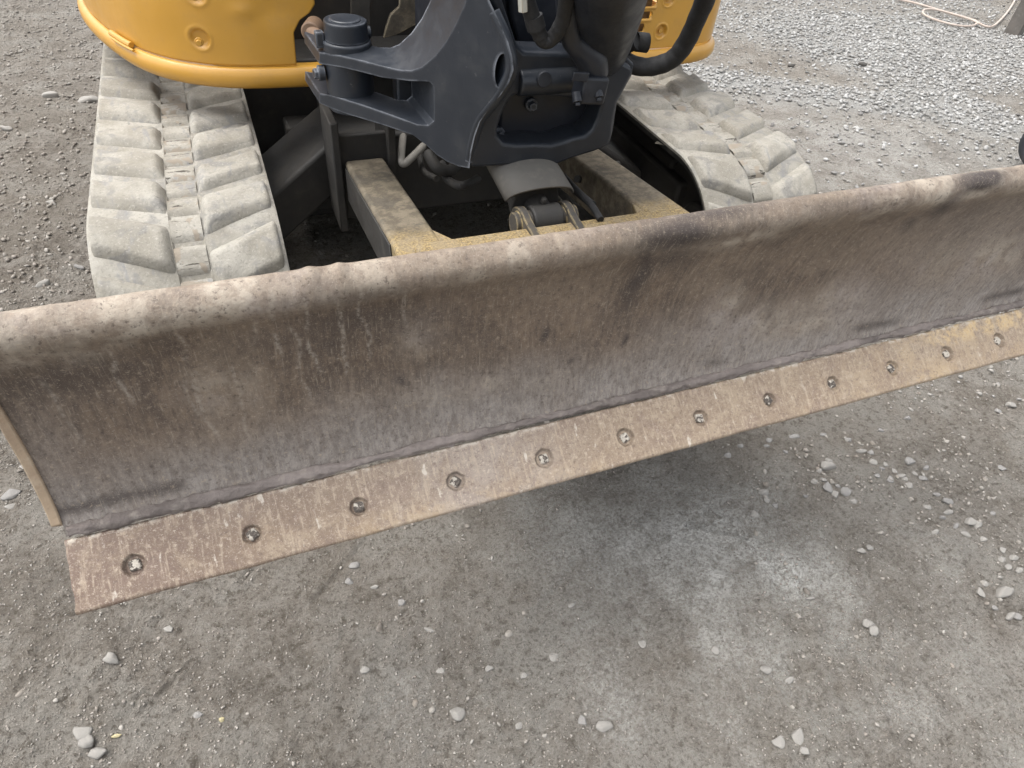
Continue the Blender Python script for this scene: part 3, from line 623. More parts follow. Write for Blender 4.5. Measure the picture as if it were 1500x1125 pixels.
# rear structure of the blade: push beams, cross tube, lugs
def beam(name, xc, mat, hw=.053):
    bm = bmesh.new(); y0, y1 = .13, 1.16; z0, z1 = .635, .518
    sec = [(-hw, 0), (hw, 0), (hw, -.125), (-hw, -.125)]
    R_ = [[bm.verts.new((xc+a, y, z+b)) for a, b in sec] for y, z in ((y0, z0), (y1, z1))]
    for k in range(4): bm.faces.new((R_[0][k], R_[0][(k+1) % 4], R_[1][(k+1) % 4], R_[1][k]))
    bm.faces.new(R_[0]); bm.faces.new(R_[1][::-1]); o = finish(bm, name, EXC, mat, .009, 3)
    return o
for sgn, xc in ((1, .563), (-1, 1.187)):
    o = beam('push_beam', xc, MYd)
    bm = bmesh.new(); g0 = xc+sgn*.055                               # inner gusset flare
    b_poly(bm, [(g0-sgn*.01, .70, .565), (g0+sgn*.035, .585, .585), (g0+sgn*.085, .545, .592), (g0+sgn*.085, .5, .592), (g0-sgn*.01, .5, .592)], [], (0, 0, -.014)); finish(bm, 'gusset_plate', o, MYd, .003, 2)
    bm = bmesh.new(); g1 = xc-sgn*.058                              # outer wedge gusset
    b_poly(bm, [(g1, .64, .565), (g1, .13, .63), (g1-sgn*.05, .13, .60), (g1-sgn*.02, .45, .54), (g1, .60, .46)], [], (-sgn*.012, 0, 0)) if 0 else b_poly(bm, [(xc-sgn*.053, .62, .555), (xc-sgn*.053, .135, .618), (xc-sgn*.053, .135, .50), (xc-sgn*.053, .50, .46)], [], (-sgn*.014, 0, 0)); finish(bm, 'gusset_plate', o, MGr, .003, 2)
    bm = bmesh.new(); b_poly(bm, [(xc-sgn*.0535, 1.14, .505), (xc-sgn*.0535, .64, .570), (xc-sgn*.0535, .60, .47), (xc-sgn*.0535, 1.14, .41)], [], (-sgn*.004, 0, 0)); finish(bm, 'dark_side_sheet', o, MBk, .001, 1)  # thin black sheet over the beam's outer side face
    bm = bmesh.new(); b_box(bm, (xc, 1.175, .50), (.16, .02, .17)); b_box(bm, (xc-.075, 1.22, .47), (.022, .16, .32)); b_box(bm, (xc+.075, 1.22, .47), (.022, .16, .32)); finish(bm, 'pivot_bracket', o, MBk, .004, 2)
bm = bmesh.new(); b_box(bm, (.875, .48, .560), (.66, .20, .09)); finish(bm, 'cross_tube', EXC, MYd, .008, 3)
bm = bmesh.new(); b_box(bm, (.875, .27, .56), (.62, .27, .03)); b_box(bm, (.875, .125, .72), (1.7, .012, .2)); finish(bm, 'back_stiffener', EXC, MFr, .004, 2)
# blade cylinder with curved guard
ax = .862; c1 = at(797, 322, 0, ax); c0 = at(748, 235, 0, ax)
dv = (c0-c1).normalized(); c0 = c1+dv*.62
bm = bmesh.new(); b_cyl(bm, c1+dv*.07, c0, .055, seg=40); b_cyl(bm, c1+dv*.055, c1+dv*.075, .060, seg=40); CY = finish(bm, 'blade_cylinder', EXC, MBk, .004, 2)
bm = bmesh.new(); b_cyl(bm, c1-dv*.0, c1+dv*.09, .030); b_cyl(bm, c1+Vector((-.036, 0, 0)), c1+Vector((.036, 0, 0)), .036); finish(bm, 'rod_eye', CY, MBk, .004, 2)
bm = bmesh.new(); upv = Vector((1, 0, 0)).cross(dv).normalized(); upv = upv if upv.z > 0 else -upv
b_cyl(bm, c1+dv*.02+upv*.034, c1+dv*.02+upv*.046, .008, .006, 10); finish(bm, 'grease_nipple', CY, MBk, .001, 1)
bm = bmesh.new(); A_ = []; B_ = []
for k in range(21):
    a = math.radians(-78+156*k/20); o_ = Vector((math.sin(a)*.086, 0, 0))+upv*(abs(math.cos(a))**.55*.066+.004)
    fr = .10+.025*abs(math.sin(a))**3*(-1)+(.05 if k > 18 else 0)*0
    A_.append(c1+dv*(.045-.02*math.cos(a))+o_); B_.append(c1+dv*.5+o_)
MGd = m_steel('dusty_dark_guard_steel', (.085, .08, .072), (.115, .108, .096), (.17, .155, .135), 26, .6, .001, (.05, .045, .04), (.3, .28, .25), .003)
b_loft(bm, A_, B_); o = finish(bm, 'cylinder_guard', EXC, MGd, 0); md = o.modifiers.new('s', 'SOLIDIFY'); md.thickness = .005; md.offset = 0
MLg = m_steel('grimy_lug_paint', (.035, .033, .032), (.06, .052, .042), (.14, .11, .07), 40, .7, .002, (.2, .16, .1), (.36, .28, .14), .006, elo=.01, ehi=.08)
for sx in (-.055, .055):
    bm = bmesh.new(); cx_ = c1.x+sx
    P_ = [(cx_-.009, c1.y+.045*math.cos(t), c1.z+.034*math.sin(t)) for t in [math.radians(-50+k*15) for k in range(13)]]
    P_ += [(cx_-.009, c1.y-.16, c1.z+.0), (cx_-.009, c1.y-.16, c1.z-.06)]
    b_poly(bm, P_, [], (.018, 0, 0)); b_cyl(bm, (cx_-.022, c1.y, c1.z), (cx_+.022, c1.y, c1.z), .026); finish(bm, 'cylinder_lug', EXC, MLg, .003, 2)
bm = bmesh.new(); b_tube(bm, [at(868, 300, 1, .62), at(850, 285, 1, .7), at(832, 268, 1, .8), at(815, 250, 1, .95)], .009); finish(bm, 'hydraulic_hose', EXC, MHose)
bm = bmesh.new(); b_tube(bm, [at(880, 322, 1, .56), at(866, 300, 1, .62), at(846, 280, 1, .7), at(826, 258, 1, .85)], .008); finish(bm, 'hydraulic_hose', EXC, MHose)

# ---------------------------------------------------------------- rubber tracks
RB = .262; ZC = .285; YC = .955; YE = 2.75; PIT = .156; NL = 32
ltop = YE-YC; per_ = 2*ltop+2*PI*RB; PIT = per_/NL
def tpos(s):
    s = s % per_
    if s < PI*RB: th_ = s/RB; return (YC-RB*math.sin(th_), ZC-RB*math.cos(th_), PI-th_)   # front nose, bottom to top
    s -= PI*RB
    if s < ltop: return (YC+s, ZC+RB, 2*PI)
    s -= ltop
    if s < PI*RB: th_ = s/RB; return (YE+RB*math.sin(th_), ZC+RB*math.cos(th_), -th_)
    s -= PI*RB
    return (YE-s, ZC-RB, PI)
def lugmesh(side, v, curved, slope=.42):
    na, nb = 22, 22; a = np.linspace(.030, .195, na); b = np.linspace(-.066, .066, nb); A, Bv = np.meshgrid(a, b, indexing='ij')
    ff = A/.195
    top = sm(.068, .036, np.abs(Bv+.004*fbm(A*20+v*9, Bv*20, 50, 2)))
    en_ = sm(.030, .052, A)*sm(.201, .190, A)
    H = (.026*top*en_)*(1-.15*ff)+.0016*fbm(A*45+7*v, Bv*45, 51, 3)*1.0+.007*fbm(A*13+5*v, Bv*13, 52, 2)*top-.003-.010*top*sm(.35, .8, fbm(A*9+3*v, Bv*7+v, 57, 2))
    rim = (A > .1949) | (np.abs(Bv) > .0659) | (A < .0301); H = np.where(rim, -.012, H)
    sh = -(A-.03)*slope                                             # outer ends trail behind, V points forward at the centre
    yb_ = Bv-sh-.02
    if curved:
        th_ = yb_/RB; r = RB+H; Y_ = r*np.sin(th_); Z_ = r*np.cos(th_)-RB
    else: Y_ = yb_; Z_ = H
    V = np.stack([A*side, Y_, Z_], -1).reshape(-1, 3); F = gridF(na, nb)
    me = npmesh('tread_lug', V, F if side > 0 else F[:, ::-1]); me.materials.append(MM); return me
LUG = {(sd_, v, c): lugmesh(sd_, v, c) for sd_ in (-1, 1) for v in range(5) for c in (0, 1)}
def barmesh(v):
    na, nb = 9, 9; a = np.linspace(-.033, .033, na); b = np.linspace(-.035, .035, nb); A, Bv = np.meshgrid(a, b, indexing='ij')
    H = .0035*sm(.032, .018, np.abs(Bv))+.0022*fbm(A*40+v*5, Bv*60, 55, 3); H = np.where(np.abs(Bv) > .0349, -.009, H)
    me = npmesh('centre_bar', np.stack([A, Bv, H], -1).reshape(-1, 3), gridF(na, nb)); me.materials.append(MMc); return me
BAR = [barmesh(v) for v in range(4)]
def place(o, xc, s, lift=0):
    y, z, th_ = tpos(s); o.matrix_world = Matrix.Translation((xc, y, z)) @ Matrix.Rotation(-th_ if 0 else th_, 4, 'X')
def track(xc, phase, hw=.198):
    n = 260; P_ = []
    ss = np.linspace(0, per_, n, endpoint=False); aw = [(-hw, -.012), (-hw-.001, -.004), (-hw+.005, 0), (-.034, 0), (-.030, -.006), (.030, -.006), (.034, 0), (hw-.005, 0), (hw+.001, -.004), (hw, -.012), (hw-.012, -.034), (.04, -.034), (.035, -.06), (.02, -.06), (.015, -.034), (-.015, -.034), (-.02, -.06), (-.035, -.06), (-.04, -.034), (-hw+.012, -.034)]
    V = []
    for k, s in enumerate(ss):
        y, z, th_ = tpos(s); ny, nz = -math.sin(th_), math.cos(th_)
        tooth = 1 if (s % (PIT/2)) < PIT*.22 else 0
        for a, h in aw:
            if h < -.05 and not tooth: h = -.034
            V.append((xc+a, y+ny*h, z+nz*h))
    m = len(aw); F = [(k*m+j, k*m+(j+1) % m, ((k+1) % n)*m+(j+1) % m, ((k+1) % n)*m+j) for k in range(n) for j in range(m)]
    me = npmesh('rubber_track', V, F); me.materials.append(MM); me.materials.append(MRub)
    mi = np.array([(0 if j in (0, 1, 2, 3, 4, 5, 6, 7, 8) else 1) for k in range(n) for j in range(m)], np.int32); me.polygons.foreach_set('material_index', mi)
    me.set_sharp_from_angle(angle=math.radians(50))
    T = link('rubber_track', me, EXC)
    for i in range(NL):
        for sd_ in (-1, 1):
            s = i*PIT+phase+(PIT*.5 if sd_ > 0 else 0); s %= per_
            cur = s < PI*RB+.03 or ltop+PI*RB-.03 < s < ltop+2*PI*RB+.03
            place(link('tread_lug', LUG[(sd_, (i*3+(sd_ > 0)*2) % 5, int(cur))], T), xc, s)
        for h in (0, .5): place(link('centre_bar', BAR[(i*2+int(h*2)) % 4], T), xc, i*PIT+h*PIT+phase+PIT*.2)
    return T
track(.10, .055); track(1.645, .03)
for xc in (.10, 1.645):
    bm = bmesh.new(); b_box(bm, (xc, 1.9, .28), (.17, 1.7, .20)); b_box(bm, (xc, 1.85, .39), (.12, 1.4, .05)); TF = finish(bm, 'track_frame', EXC, MFr if 0 else MBk, .012, 2)
    bm = bmesh.new(); b_cyl(bm, (xc-.05, YC, ZC), (xc+.05, YC, ZC), .222, seg=56); b_cyl(bm, (xc-.07, YC, ZC), (xc+.07, YC, ZC), .07); finish(bm, 'idler_wheel', TF, MBk, .008, 2)
    bm = bmesh.new(); b_cyl(bm, (xc-.05, YE, ZC), (xc+.05, YE, ZC), .222, seg=48); finish(bm, 'sprocket', TF, MBk, .008, 2)
    for k in range(5):
        bm = bmesh.new(); y = 1.25+k*.3; b_cyl(bm, (xc-.11, y, .13), (xc+.11, y, .13), .07, seg=24); finish(bm, 'roller', TF, MBk, .006, 2)
# undercarriage centre, plus an added black cross plate shutting out light from behind
bm = bmesh.new(); b_box(bm, (.875, 1.85, .40), (.72, 1.15, .26)); b_box(bm, (.875, 1.66, .36), (1.16, .03, .56)); b_box(bm, (.875, 1.95, .30), (.95, .8, .3)); b_cyl(bm, (.875, 1.85, .50), (.875, 1.85, .66), .36, seg=48); CF = finish(bm, 'centre_frame', EXC, MBk, .01, 2)
for sgn in (1, -1):
    xo = .875-sgn*.655; xi = .875-sgn*.36
    for y0, y1, ya, yb2 in ((1.30, 1.52, 1.22, 1.45), (2.2, 2.45, 2.25, 2.5)):
        bm = bmesh.new()
        q = [(xi, y0, .52), (xi, y1, .54), (xo, yb2, .36), (xo, ya, .34)]; t_ = [bm.verts.new(p) for p in q]; b2 = [bm.verts.new((p[0], p[1], p[2]-.16)) for p in q]
        bm.faces.new(t_); bm.faces.new(b2[::-1])
        for k in range(4): bm.faces.new((t_[k], t_[(k+1) % 4], b2[(k+1) % 4], b2[k]))
        finish(bm, 'frame_leg', CF, MBk, .012, 3)
bm = bmesh.new(); b_tube(bm, [at(620, 214, 1, 1.2), at(606, 228, 1, 1.15), at(592, 240, 1, 1.13), at(588, 232, 1, 1.15), at(590, 205, 1, 1.25), at(592, 190, 1, 1.35)], .0105); finish(bm, 'hydraulic_pipe', EXC, MGr)
bm = bmesh.new(); b_tube(bm, [at(628, 225, 1, 1.05), at(640, 245, 1, 1.0), at(660, 250, 1, 1.0), at(670, 236, 1, 1.05)], .016); finish(bm, 'hydraulic_hose', EXC, MBk)

for P_, r_ in (([(700, 262, .95), (676, 272, .9), (655, 262, 1.0), (648, 240, 1.1)], .011), ([(640, 262, 1.05), (620, 250, 1.15), (615, 225, 1.25)], .009),
              ([(845, 262, .95), (872, 262, 1.0), (905, 240, 1.1)], .010), ([(575, 205, 1.3), (570, 232, 1.25), (558, 215, 1.3)], .009)):
    bm = bmesh.new(); b_tube(bm, [at(a, b, 1, c_) for a, b, c_ in P_], r_); finish(bm, 'hydraulic_hose', EXC, MBk)
# ---------------------------------------------------------------- yellow house (upper body)
QL = [(-.125, 3.2), (-.125, 2.5), (-.122, 2.2), (-.108, 1.99), (-.06, 1.79), (.025, 1.574), (.105, 1.458), (.197, 1.39), (.29, 1.356), (.40, 1.343), (.51, 1.34)]
QR = [(1.25, 1.325), (1.45, 1.325), (1.60, 1.33), (1.72, 1.345), (1.80, 1.385), (1.845, 1.46), (1.865, 1.6), (1.87, 2.0), (1.87, 3.2)]
def resamp(P_, st):
    c = np.array(crom(P_, 12)); d = np.r_[0, np.cumsum(np.hypot(*np.diff(c, axis=0).T))]; s = np.arange(0, d[-1], st)
    c = np.stack([np.interp(s, d, c[:, 0]), np.interp(s, d, c[:, 1])], 1); t = np.gradient(c, axis=0); t /= np.hypot(*t.T)[:, None]
    return s, c, np.stack([t[:, 1]*-1, t[:, 0]], 1)*-1             # outward normal
HOU = bpy.data.objects.new('house', None)
def rimband(Q):
    s, c, n = resamp(Q, .012)
    pr = np.array(crom([(-.10, .648), (-.03, .646), (-.008, .649), (.006, .658), (.012, .672), (.011, .688), (.005, .699), (-.004, .704), (-.03, .705)], 5))
    V = np.stack([c[:, None, 0]+n[:, None, 0]*pr[None, :, 0], c[:, None, 1]+n[:, None, 1]*pr[None, :, 0], np.broadcast_to(pr[None, :, 1], (len(c), len(pr)))], -1)
    bm_ = npmesh('lower_rim', V.reshape(-1, 3), gridF(len(c), len(pr))); o = link('lower_rim', bm_, EXC, MYe); return o
rimband(QL); rimband(QR)
def dimple(X, Z, cx_, cz_, r, k=1.):
    d = np.hypot(X-cx_, Z-cz_); return k*(-.010*sm(r, r*.62, d)+.0022*np.exp(-((d-r*1.05)/(r*.12))**2))
def hexbolt(p, n, r, mat, parent, nm='bolt'):
    p = Vector(p); n = Vector(n).normalized(); bm = bmesh.new(); b_cyl(bm, p-n*.002, p+n*.002, r*1.45, seg=20); b_cyl(bm, p, p+n*.008, r, seg=6); return finish(bm, nm, parent, mat, .001, 2)
# left panel
s, c, n = resamp(QL, .005); zs = np.arange(.7075, 1.36, .005)
e0 = at(435, 96, 1, 1.34); e1 = at(431, 49, 1, 1.34); e2 = at(440, 31, 1, 1.34); e3 = at(455, 20, 1, 1.34); e4 = at(462, 8, 1, 1.34)
xe = lambda z: np.interp(z, [e0.z, e1.z, e2.z, e3.z, e4.z, 1.4], [e0.x, e1.x, e2.x, e3.x, e4.x, e4.x])
sF = np.interp(.2, c[:, 0], s)
SS, ZZ_ = np.meshgrid(s, zs, indexing='ij')
send = np.interp(xe(zs), c[:, 0], s); S2 = np.where(SS > sF, sF+(SS-sF)*((send-sF)/(s[-1]-sF))[None, :], SS)
CX = np.interp(S2, s, c[:, 0]); CYY = np.interp(S2, s, c[:, 1]); NX = np.interp(S2, s, n[:, 0]); NY = np.interp(S2, s, n[:, 1])
inset = -.006-.05*(ZZ_-.70)**1.3*.5
d1 = at(292, 64, 1, 1.352); d2 = at(285, -4, 1, 1.352); d3 = at(355, 20, 1, 1.34)
hh = inset+dimple(CX, ZZ_, d1.x, d1.z, .026)+dimple(CX, ZZ_, d2.x, d2.z, .026)+.0035*fbm(S2*5, ZZ_*5, 33, 2)*sm(.74, .84, ZZ_)+.004*np.exp(-((CX-d3.x)/.03)**2-((ZZ_-d3.z)/.018)**2)-.003*np.exp(-((CX-d3.x-.07)/.05)**2-((ZZ_-d3.z)/.03)**2)
me = npmesh('side_panel', np.stack([CX+NX*hh, CYY+NY*hh, ZZ_], -1).reshape(-1, 3), gridF(len(s), len(zs)))
LP = link('side_panel', me, EXC, MYe); md = LP.modifiers.new('s', 'SOLIDIFY'); md.thickness = .004; md.offset = -1
for d_ in (d1, d2): hexbolt((d_.x, 1.352+.012, d_.z), (-.15, -1, 0), .0075, MYe, LP)
# right panel with vent slots
s, c, n = resamp(QR, .0024); zs = np.arange(.7075, 1.2, .0024); SS, ZZ_ = np.meshgrid(s[s < .9], zs, indexing='ij')
CX = np.interp(SS, s, c[:, 0]); CYY = np.interp(SS, s, c[:, 1]); NX = np.interp(SS, s, n[:, 0]); NY = np.interp(SS, s, n[:, 1])
d4 = at(968, 46, 1, 1.335); d5 = at(980, -2, 1, 1.335); hh = -.006+dimple(CX, ZZ_, d4.x, d4.z, .022)+dimple(CX, ZZ_, d5.x, d5.z, .022)
v0 = at(938, 42, 1, 1.325); v1 = at(941, 25, 1, 1.325); v2 = at(944, 5, 1, 1.325); dzv = (v2.z-v0.z)/2
hole = np.zeros_like(CX, bool)
for k in range(6):
    zc = v0.z+k*dzv; w_ = [.032, .052, .062, .062, .052, .032][k]; xcv = v0.x-.016
    q = np.abs(CX-xcv)/(w_); kk = (ZZ_-zc)/(.0105)
    ins = (np.maximum(q-.75, 0)/.25)**2+kk**2; hole |= ins < 1; hh = hh+.005*np.exp(-((ZZ_-zc+.014)/.004)**2)*sm(1.1, .9, q)
me = npmesh('front_panel', np.stack([CX+NX*hh, CYY+NY*hh, ZZ_], -1).reshape(-1, 3), gridF(*CX.shape)[~(hole[:-1, :-1]).ravel()])
RP = link('front_panel', me, EXC, MYe); md = RP.modifiers.new('s', 'SOLIDIFY'); md.thickness = .004; md.offset = -1
hexbolt((d4.x, 1.345, d4.z), (0, -1, 0), .007, MYe, RP); hexbolt((d5.x, 1.345, d5.z), (0, -1, 0), .007, MYe, RP)
bm = bmesh.new(); b_box(bm, (v0.x-.03, 1.40, v0.z+.05), (.2, .01, .3)); finish(bm, 'vent_backing', RP, MYd)
# latch clip on the seam
bm = bmesh.new(); sL, cL, nL = resamp(QL, .01); i0 = np.argmin(np.abs(cL[:, 0]-at(165, 55, 2, .71).x)); i1 = np.argmin(np.abs(cL[:, 0]-at(205, 77, 2, .71).x))
b_tube(bm, [(cL[i, 0]+nL[i, 0]*.004, cL[i, 1]+nL[i, 1]*.004, .712) for i in range(i0, i1, 3)], .0085, 8); finish(bm, 'seam_clip', LP, MYe, .001, 1)
bm = bmesh.new(); b_tube(bm, [(cL[i, 0]+nL[i, 0]*.012, cL[i, 1]+nL[i, 1]*.012, .705) for i in range(i0+2, i1, 3)], .004, 8); finish(bm, 'seam_clip', LP, MYe, .001, 1)
# dark interior frame of the house
bm = bmesh.new(); b_box(bm, (.875, 2.6, .69), (1.7, 1.5, .04)); b_box(bm, (.70, 1.56, 1.02), (.95, .03, .70)); b_box(bm, (.875, 2.1, 1.0), (.9, 1.0, .6)); b_box(bm, (.73, 1.52, .685), (.58, .28, .05)); finish(bm, 'main_frame', EXC, MBk, .006, 2)
bm = bmesh.new(); b_poly(bm, [at(562, 56, 1, 1.40), at(580, 52, 1, 1.40), at(640, 20, 1, 1.40), at(640, -90, 1, 1.40), at(600, -90, 1, 1.40), at(586, -20, 1, 1.40), at(585, 10, 1, 1.40), at(572, 22, 1, 1.40), at(566, 40, 1, 1.40)], [], (0, .012, 0)); finish(bm, 'inner_plate', EXC, MYd, .002, 2)
bm = bmesh.new(); b_poly(bm, [at(*p, 1, 1.40) for p in [(515, -70), (515, 62), (532, 66), (545, 50), (543, 10), (548, -70)]], [], (0, .02, 0)); finish(bm, 'inner_plate', EXC, MBk, .003, 2)
bm = bmesh.new(); b_box(bm, (1.12, 1.34, 1.0), (.30, .03, .62)); finish(bm, 'frame_upright', EXC, MBk, .004, 2)

# ---------------------------------------------------------------- swing bracket
PA = (.505, 1.0, 0); dd = Vector((.195, -.25, 0)).normalized(); n1_ = (dd.y, -dd.x, 0)
q1 = lambda P_: [onpl(px, py, PA, n1_) for px, py in P_]
top = [(468, 77), (500, 82), (530, 89), (560, 97), (585, 103), (603, 104), (618, 99), (638, 82), (655, 60), (668, 36), (680, 10), (690, -20), (704, -80)]
ridge = [(716, -80), (717, 0), (731, 30), (745, 62), (751, 84), (753, 103), (746, 122), (735, 138), (718, 157), (704, 178), (696, 200), (691, 222), (688, 247)]
bot = [(672, 244), (655, 237), (640, 227), (625, 213), (605, 198), (560, 183), (510, 168), (485, 159), (468, 151)]
slot = [(468, 137), (490, 141), (540, 157), (585, 173), (612, 183), (628, 184), (636, 178), (636, 150), (635, 126), (629, 120), (600, 119), (560, 114), (530, 106), (500, 99), (468, 94)]
bm = bmesh.new()
hole_c = [(735+9.5*math.cos(t)-2*math.sin(t), 104+25*math.sin(t)) for t in [2*PI*k/24 for k in range(24)]]
b_poly(bm, q1(top+ridge+bot+slot), [q1(hole_c)], (-.01, .15, 0))
SB = finish(bm, 'swing_bracket', EXC, MSl, .006, 3, angle=28)
FY = .728
q2 = lambda P_, y=FY: [at(px, py, 1, y) for px, py in P_]
fo = [(714, -80), (717, 0), (731, 30), (745, 62), (751, 84), (753, 103), (746, 122), (735, 138), (718, 157), (704, 178), (696, 200), (691, 222), (688, 246), (715, 245), (740, 243), (775, 243), (800, 245), (815, 242), (840, 232), (870, 223), (892, 214), (897, 200), (899, 178), (905, 150), (917, 128), (928, 108), (924, 96), (905, 86), (880, 80), (800, 77), (768, 76), (758, 66), (748, 36), (736, 0), (728, -80)]
fh = [(744, 150), (735, 170), (729, 190), (729, 200), (738, 210), (758, 212), (785, 211), (808, 212), (824, 208), (840, 202), (857, 199), (868, 190), (876, 172), (882, 152), (872, 146), (840, 144), (800, 141), (765, 139), (752, 141)]
bm = bmesh.new(); b_poly(bm, q2(fo), [q2(fh)], (.004, .075, 0)); finish(bm, 'front_frame', SB, MSl, .008, 3, angle=28)
bm = bmesh.new(); b_tube(bm, [Vector(p)+Vector((.006, .011, 0)) for p in q1([(722, 20), (740, 62), (748, 103), (731, 140), (702, 178), (690, 215), (687, 238)])], .0125, 20, 6); finish(bm, 'corner_fillet', SB, MSl)
bm = bmesh.new(); b_box(bm, (.93, 1.0, .775), (.24, .40, .15)); b_box(bm, (.92, .90, .95), (.30, .03, .36)); b_box(bm, (.74, 1.0, .95), (.03, .40, .50)); b_box(bm, (.93, 1.22, .93), (.24, .2, .5)); finish(bm, 'bracket_core', SB, MSd, .008, 2)
bm = bmesh.new(); b_poly(bm, q2([(896, 60), (930, 95), (926, 112), (905, 150), (899, 190), (893, 214), (880, 210), (870, 100)], FY+.02), [], (.03, .35, 0)); finish(bm, 'right_cheek', SB, MSl, .006, 2)
bm = bmesh.new(); pA = at(757, 119, 1, FY+.012); pB = at(862, 112, 1, FY+.012); b_cyl(bm, pA, pB, .030, seg=32); PB_ = finish(bm, 'pin_boss', SB, MSl, .004, 3)
hp = at(797, 117, 1, FY-.018); bm = bmesh.new(); b_cyl(bm, hp+Vector((0, .006, 0)), hp+Vector((0, -.003, .001)), .0165, seg=28); finish(bm, 'hole_disc', PB_, MSd, .002, 2)  # dark disc stands in for the shaded hole in the boss
bm = bmesh.new(); hv = onpl(735, 104, PA, n1_); b_cyl(bm, hv+Vector((-.012, .10, 0)), hv+Vector((-.012, .13, 0)), .045, seg=28); finish(bm, 'pin_end', SB, MSd, .003, 2)
for px, py in ((782, 157), (734, 200)):
    p = at(px, py, 1, FY+.05); bm = bmesh.new(); b_cyl(bm, p+Vector((0, .03, 0)), p, .010, seg=6); b_cyl(bm, p+Vector((0, .03, 0)), p+Vector((0, .012, 0)), .015, seg=20); finish(bm, 'bolt', SB, MSl, .0015, 2)
# ear pin, cap and boss
ax_ = Vector((.527, 1.062, 0)); Z = lambda z: Vector((ax_.x, ax_.y, z))
bm = bmesh.new(); b_cyl(bm, Z(.7), Z(.856), .0555, seg=48); BO = finish(bm, 'ear_boss', SB, MSl, .004, 3)
bm = bmesh.new(); b_cyl(bm, Z(.856), Z(.897), .050, .048, 48); b_cyl(bm, Z(.897), Z(.901), .036, .034, 40); PC = finish(bm, 'pin_cap', SB, MSl, .005, 3)
bm = bmesh.new(); c_ = at(534, 47, 1, 1.07); b_cyl(bm, c_+Vector((-.02, 0, 0)), c_+Vector((.014, .0, 0)), .013, seg=20); finish(bm, 'lock_bolt', PC, MSl, .002, 2)
bm = bmesh.new(); c_ = at(468, 57, 1, 1.07); b_box(bm, c_, (.02, .022, .034)); finish(bm, 'lock_lug', PC, MSl, .003, 2)
bm = bmesh.new(); c_ = at(463, 107, 1, 1.06); b_cyl(bm, c_+Vector((.02, 0, 0)), c_+Vector((-.006, -.004, 0)), .0125, seg=6); b_cyl(bm, c_+Vector((.02, 0, 0)), c_+Vector((.004, 0, 0)), .017, seg=20); finish(bm, 'lock_bolt', BO, MSl, .0015, 2)
bm = bmesh.new(); c_ = at(600, 140, 1, .98); b_box(bm, c_+Vector((0, .03, 0)), (.055, .05, .10)); finish(bm, 'slot_block', SB, MSl, .004, 2)
# swing cylinder rod going into the house
bm = bmesh.new(); r0 = at(455, 48, 1, 1.20); b_cyl(bm, r0, r0+Vector((.02, .05, -.0)), .024, seg=24); b_cyl(bm, r0+Vector((.0, .02, 0)), Z(.80)+Vector((-.01, .02, .02)), .016, seg=24); finish(bm, 'swing_rod', EXC, m_steel('rusty_tan_rod', (.16, .10, .06), (.20, .13, .085), (.09, .06, .045), 30, .6), .004, 2)

# ---------------------------------------------------------------- boom foot, boom cylinder and hoses
bm = bmesh.new()
b_tube(bm, [at(880, 150, 1, .95), at(873, 105, 1, .86), at(876, 60, 1, .76), at(889, 0, 1, .64), at(900, -90, 1, .50), at(905, -300, 1, .30)], .074, 32, 8, lambda t: .42+.58*sm(0, .45, t)*1.0)
finish(bm, 'boom_cylinder', EXC, MSd)
bm = bmesh.new(); b_poly(bm, [at(*p, 1, .86) for p in [(742, -120), (748, 20), (760, 70), (820, 100), (905, 100), (905, 40), (930, -10), (960, -120)]], [], (0, .05, 0)); finish(bm, 'boom', EXC, MSd, .006, 2)
def tube(name, P_, r, mat, parent=EXC, rf=None, seg=16):
    bm = bmesh.new(); b_tube(bm, P_, r, seg, 10, rf); return finish(bm, name, parent, mat)
rip = lambda t: 1+.018*math.sin(t*83)+.02*math.sin(t*31)
T1 = tube('pipe_guard', [at(824, -60, 1, .60), at(829, -10, 1, .62), at(832, 30, 1, .64), at(838, 56, 1, .655), at(854, 72, 1, .66), at(866, 88, 1, .665), at(869, 108, 1, .67)], .026, MSd, rf=lambda t: .80+.42*sm(.4, .85, t), seg=24)
bm = bmesh.new(); bc = at(864, 128, 1, .655); b_box(bm, bc, (.058, .05, .055), Matrix.Rotation(.1, 3, 'Y')); CL_ = finish(bm, 'clamp_block', T1, MSd, .006, 3)
bm = bmesh.new(); b_box(bm, at(850, 112, 1, .628), (.036, .008, .018), Matrix.Rotation(.1, 3, 'Y')); finish(bm, 'clamp_plate', T1, MSd, .002, 2)
for px, py in ((846, 150), (877, 143)):
    p = at(px, py, 1, .63); bm = bmesh.new(); b_cyl(bm, p+Vector((0, .012, .016)), p, .010, seg=18); b_cyl(bm, p, p+Vector((0, -.003, -.006)), .0055, seg=10); finish(bm, 'fitting', T1, MSd, .001, 2)
HB = tube('hydraulic_hose', [at(838, -90, 1, .55), at(833, -30, 1, .58), at(829, 8, 1, .61), at(823, 34, 1, .63), at(810, 55, 1, .645), at(798, 60, 1, .65), at(791, 52, 1, .65), at(785, 38, 1, .65)], .0145, MHose, rf=rip)
H1 = tube('hydraulic_hose', [at(769, -10, 1, .65), at(774, 8, 1, .65), at(780, 26, 1, .65), at(787, 44, 1, .648)], .0155, MHose)
bm = bmesh.new(); p = at(769, 6, 1, .64); b_cyl(bm, p+Vector((-.002, 0, -.012)), p+Vector((-.012, 0, .05)), .010, seg=6); finish(bm, 'hose_fitting', H1, m_steel('pale_zinc', (.5, .5, .46), (.6, .6, .55), (.4, .4, .35), 40, .4, metal=.5), .001, 1)
bm = bmesh.new(); b_tube(bm, [at(781, 24, 1, .65), at(786, 42, 1, .648)], .018, 18); finish(bm, 'hose_collar', H1, MHose)
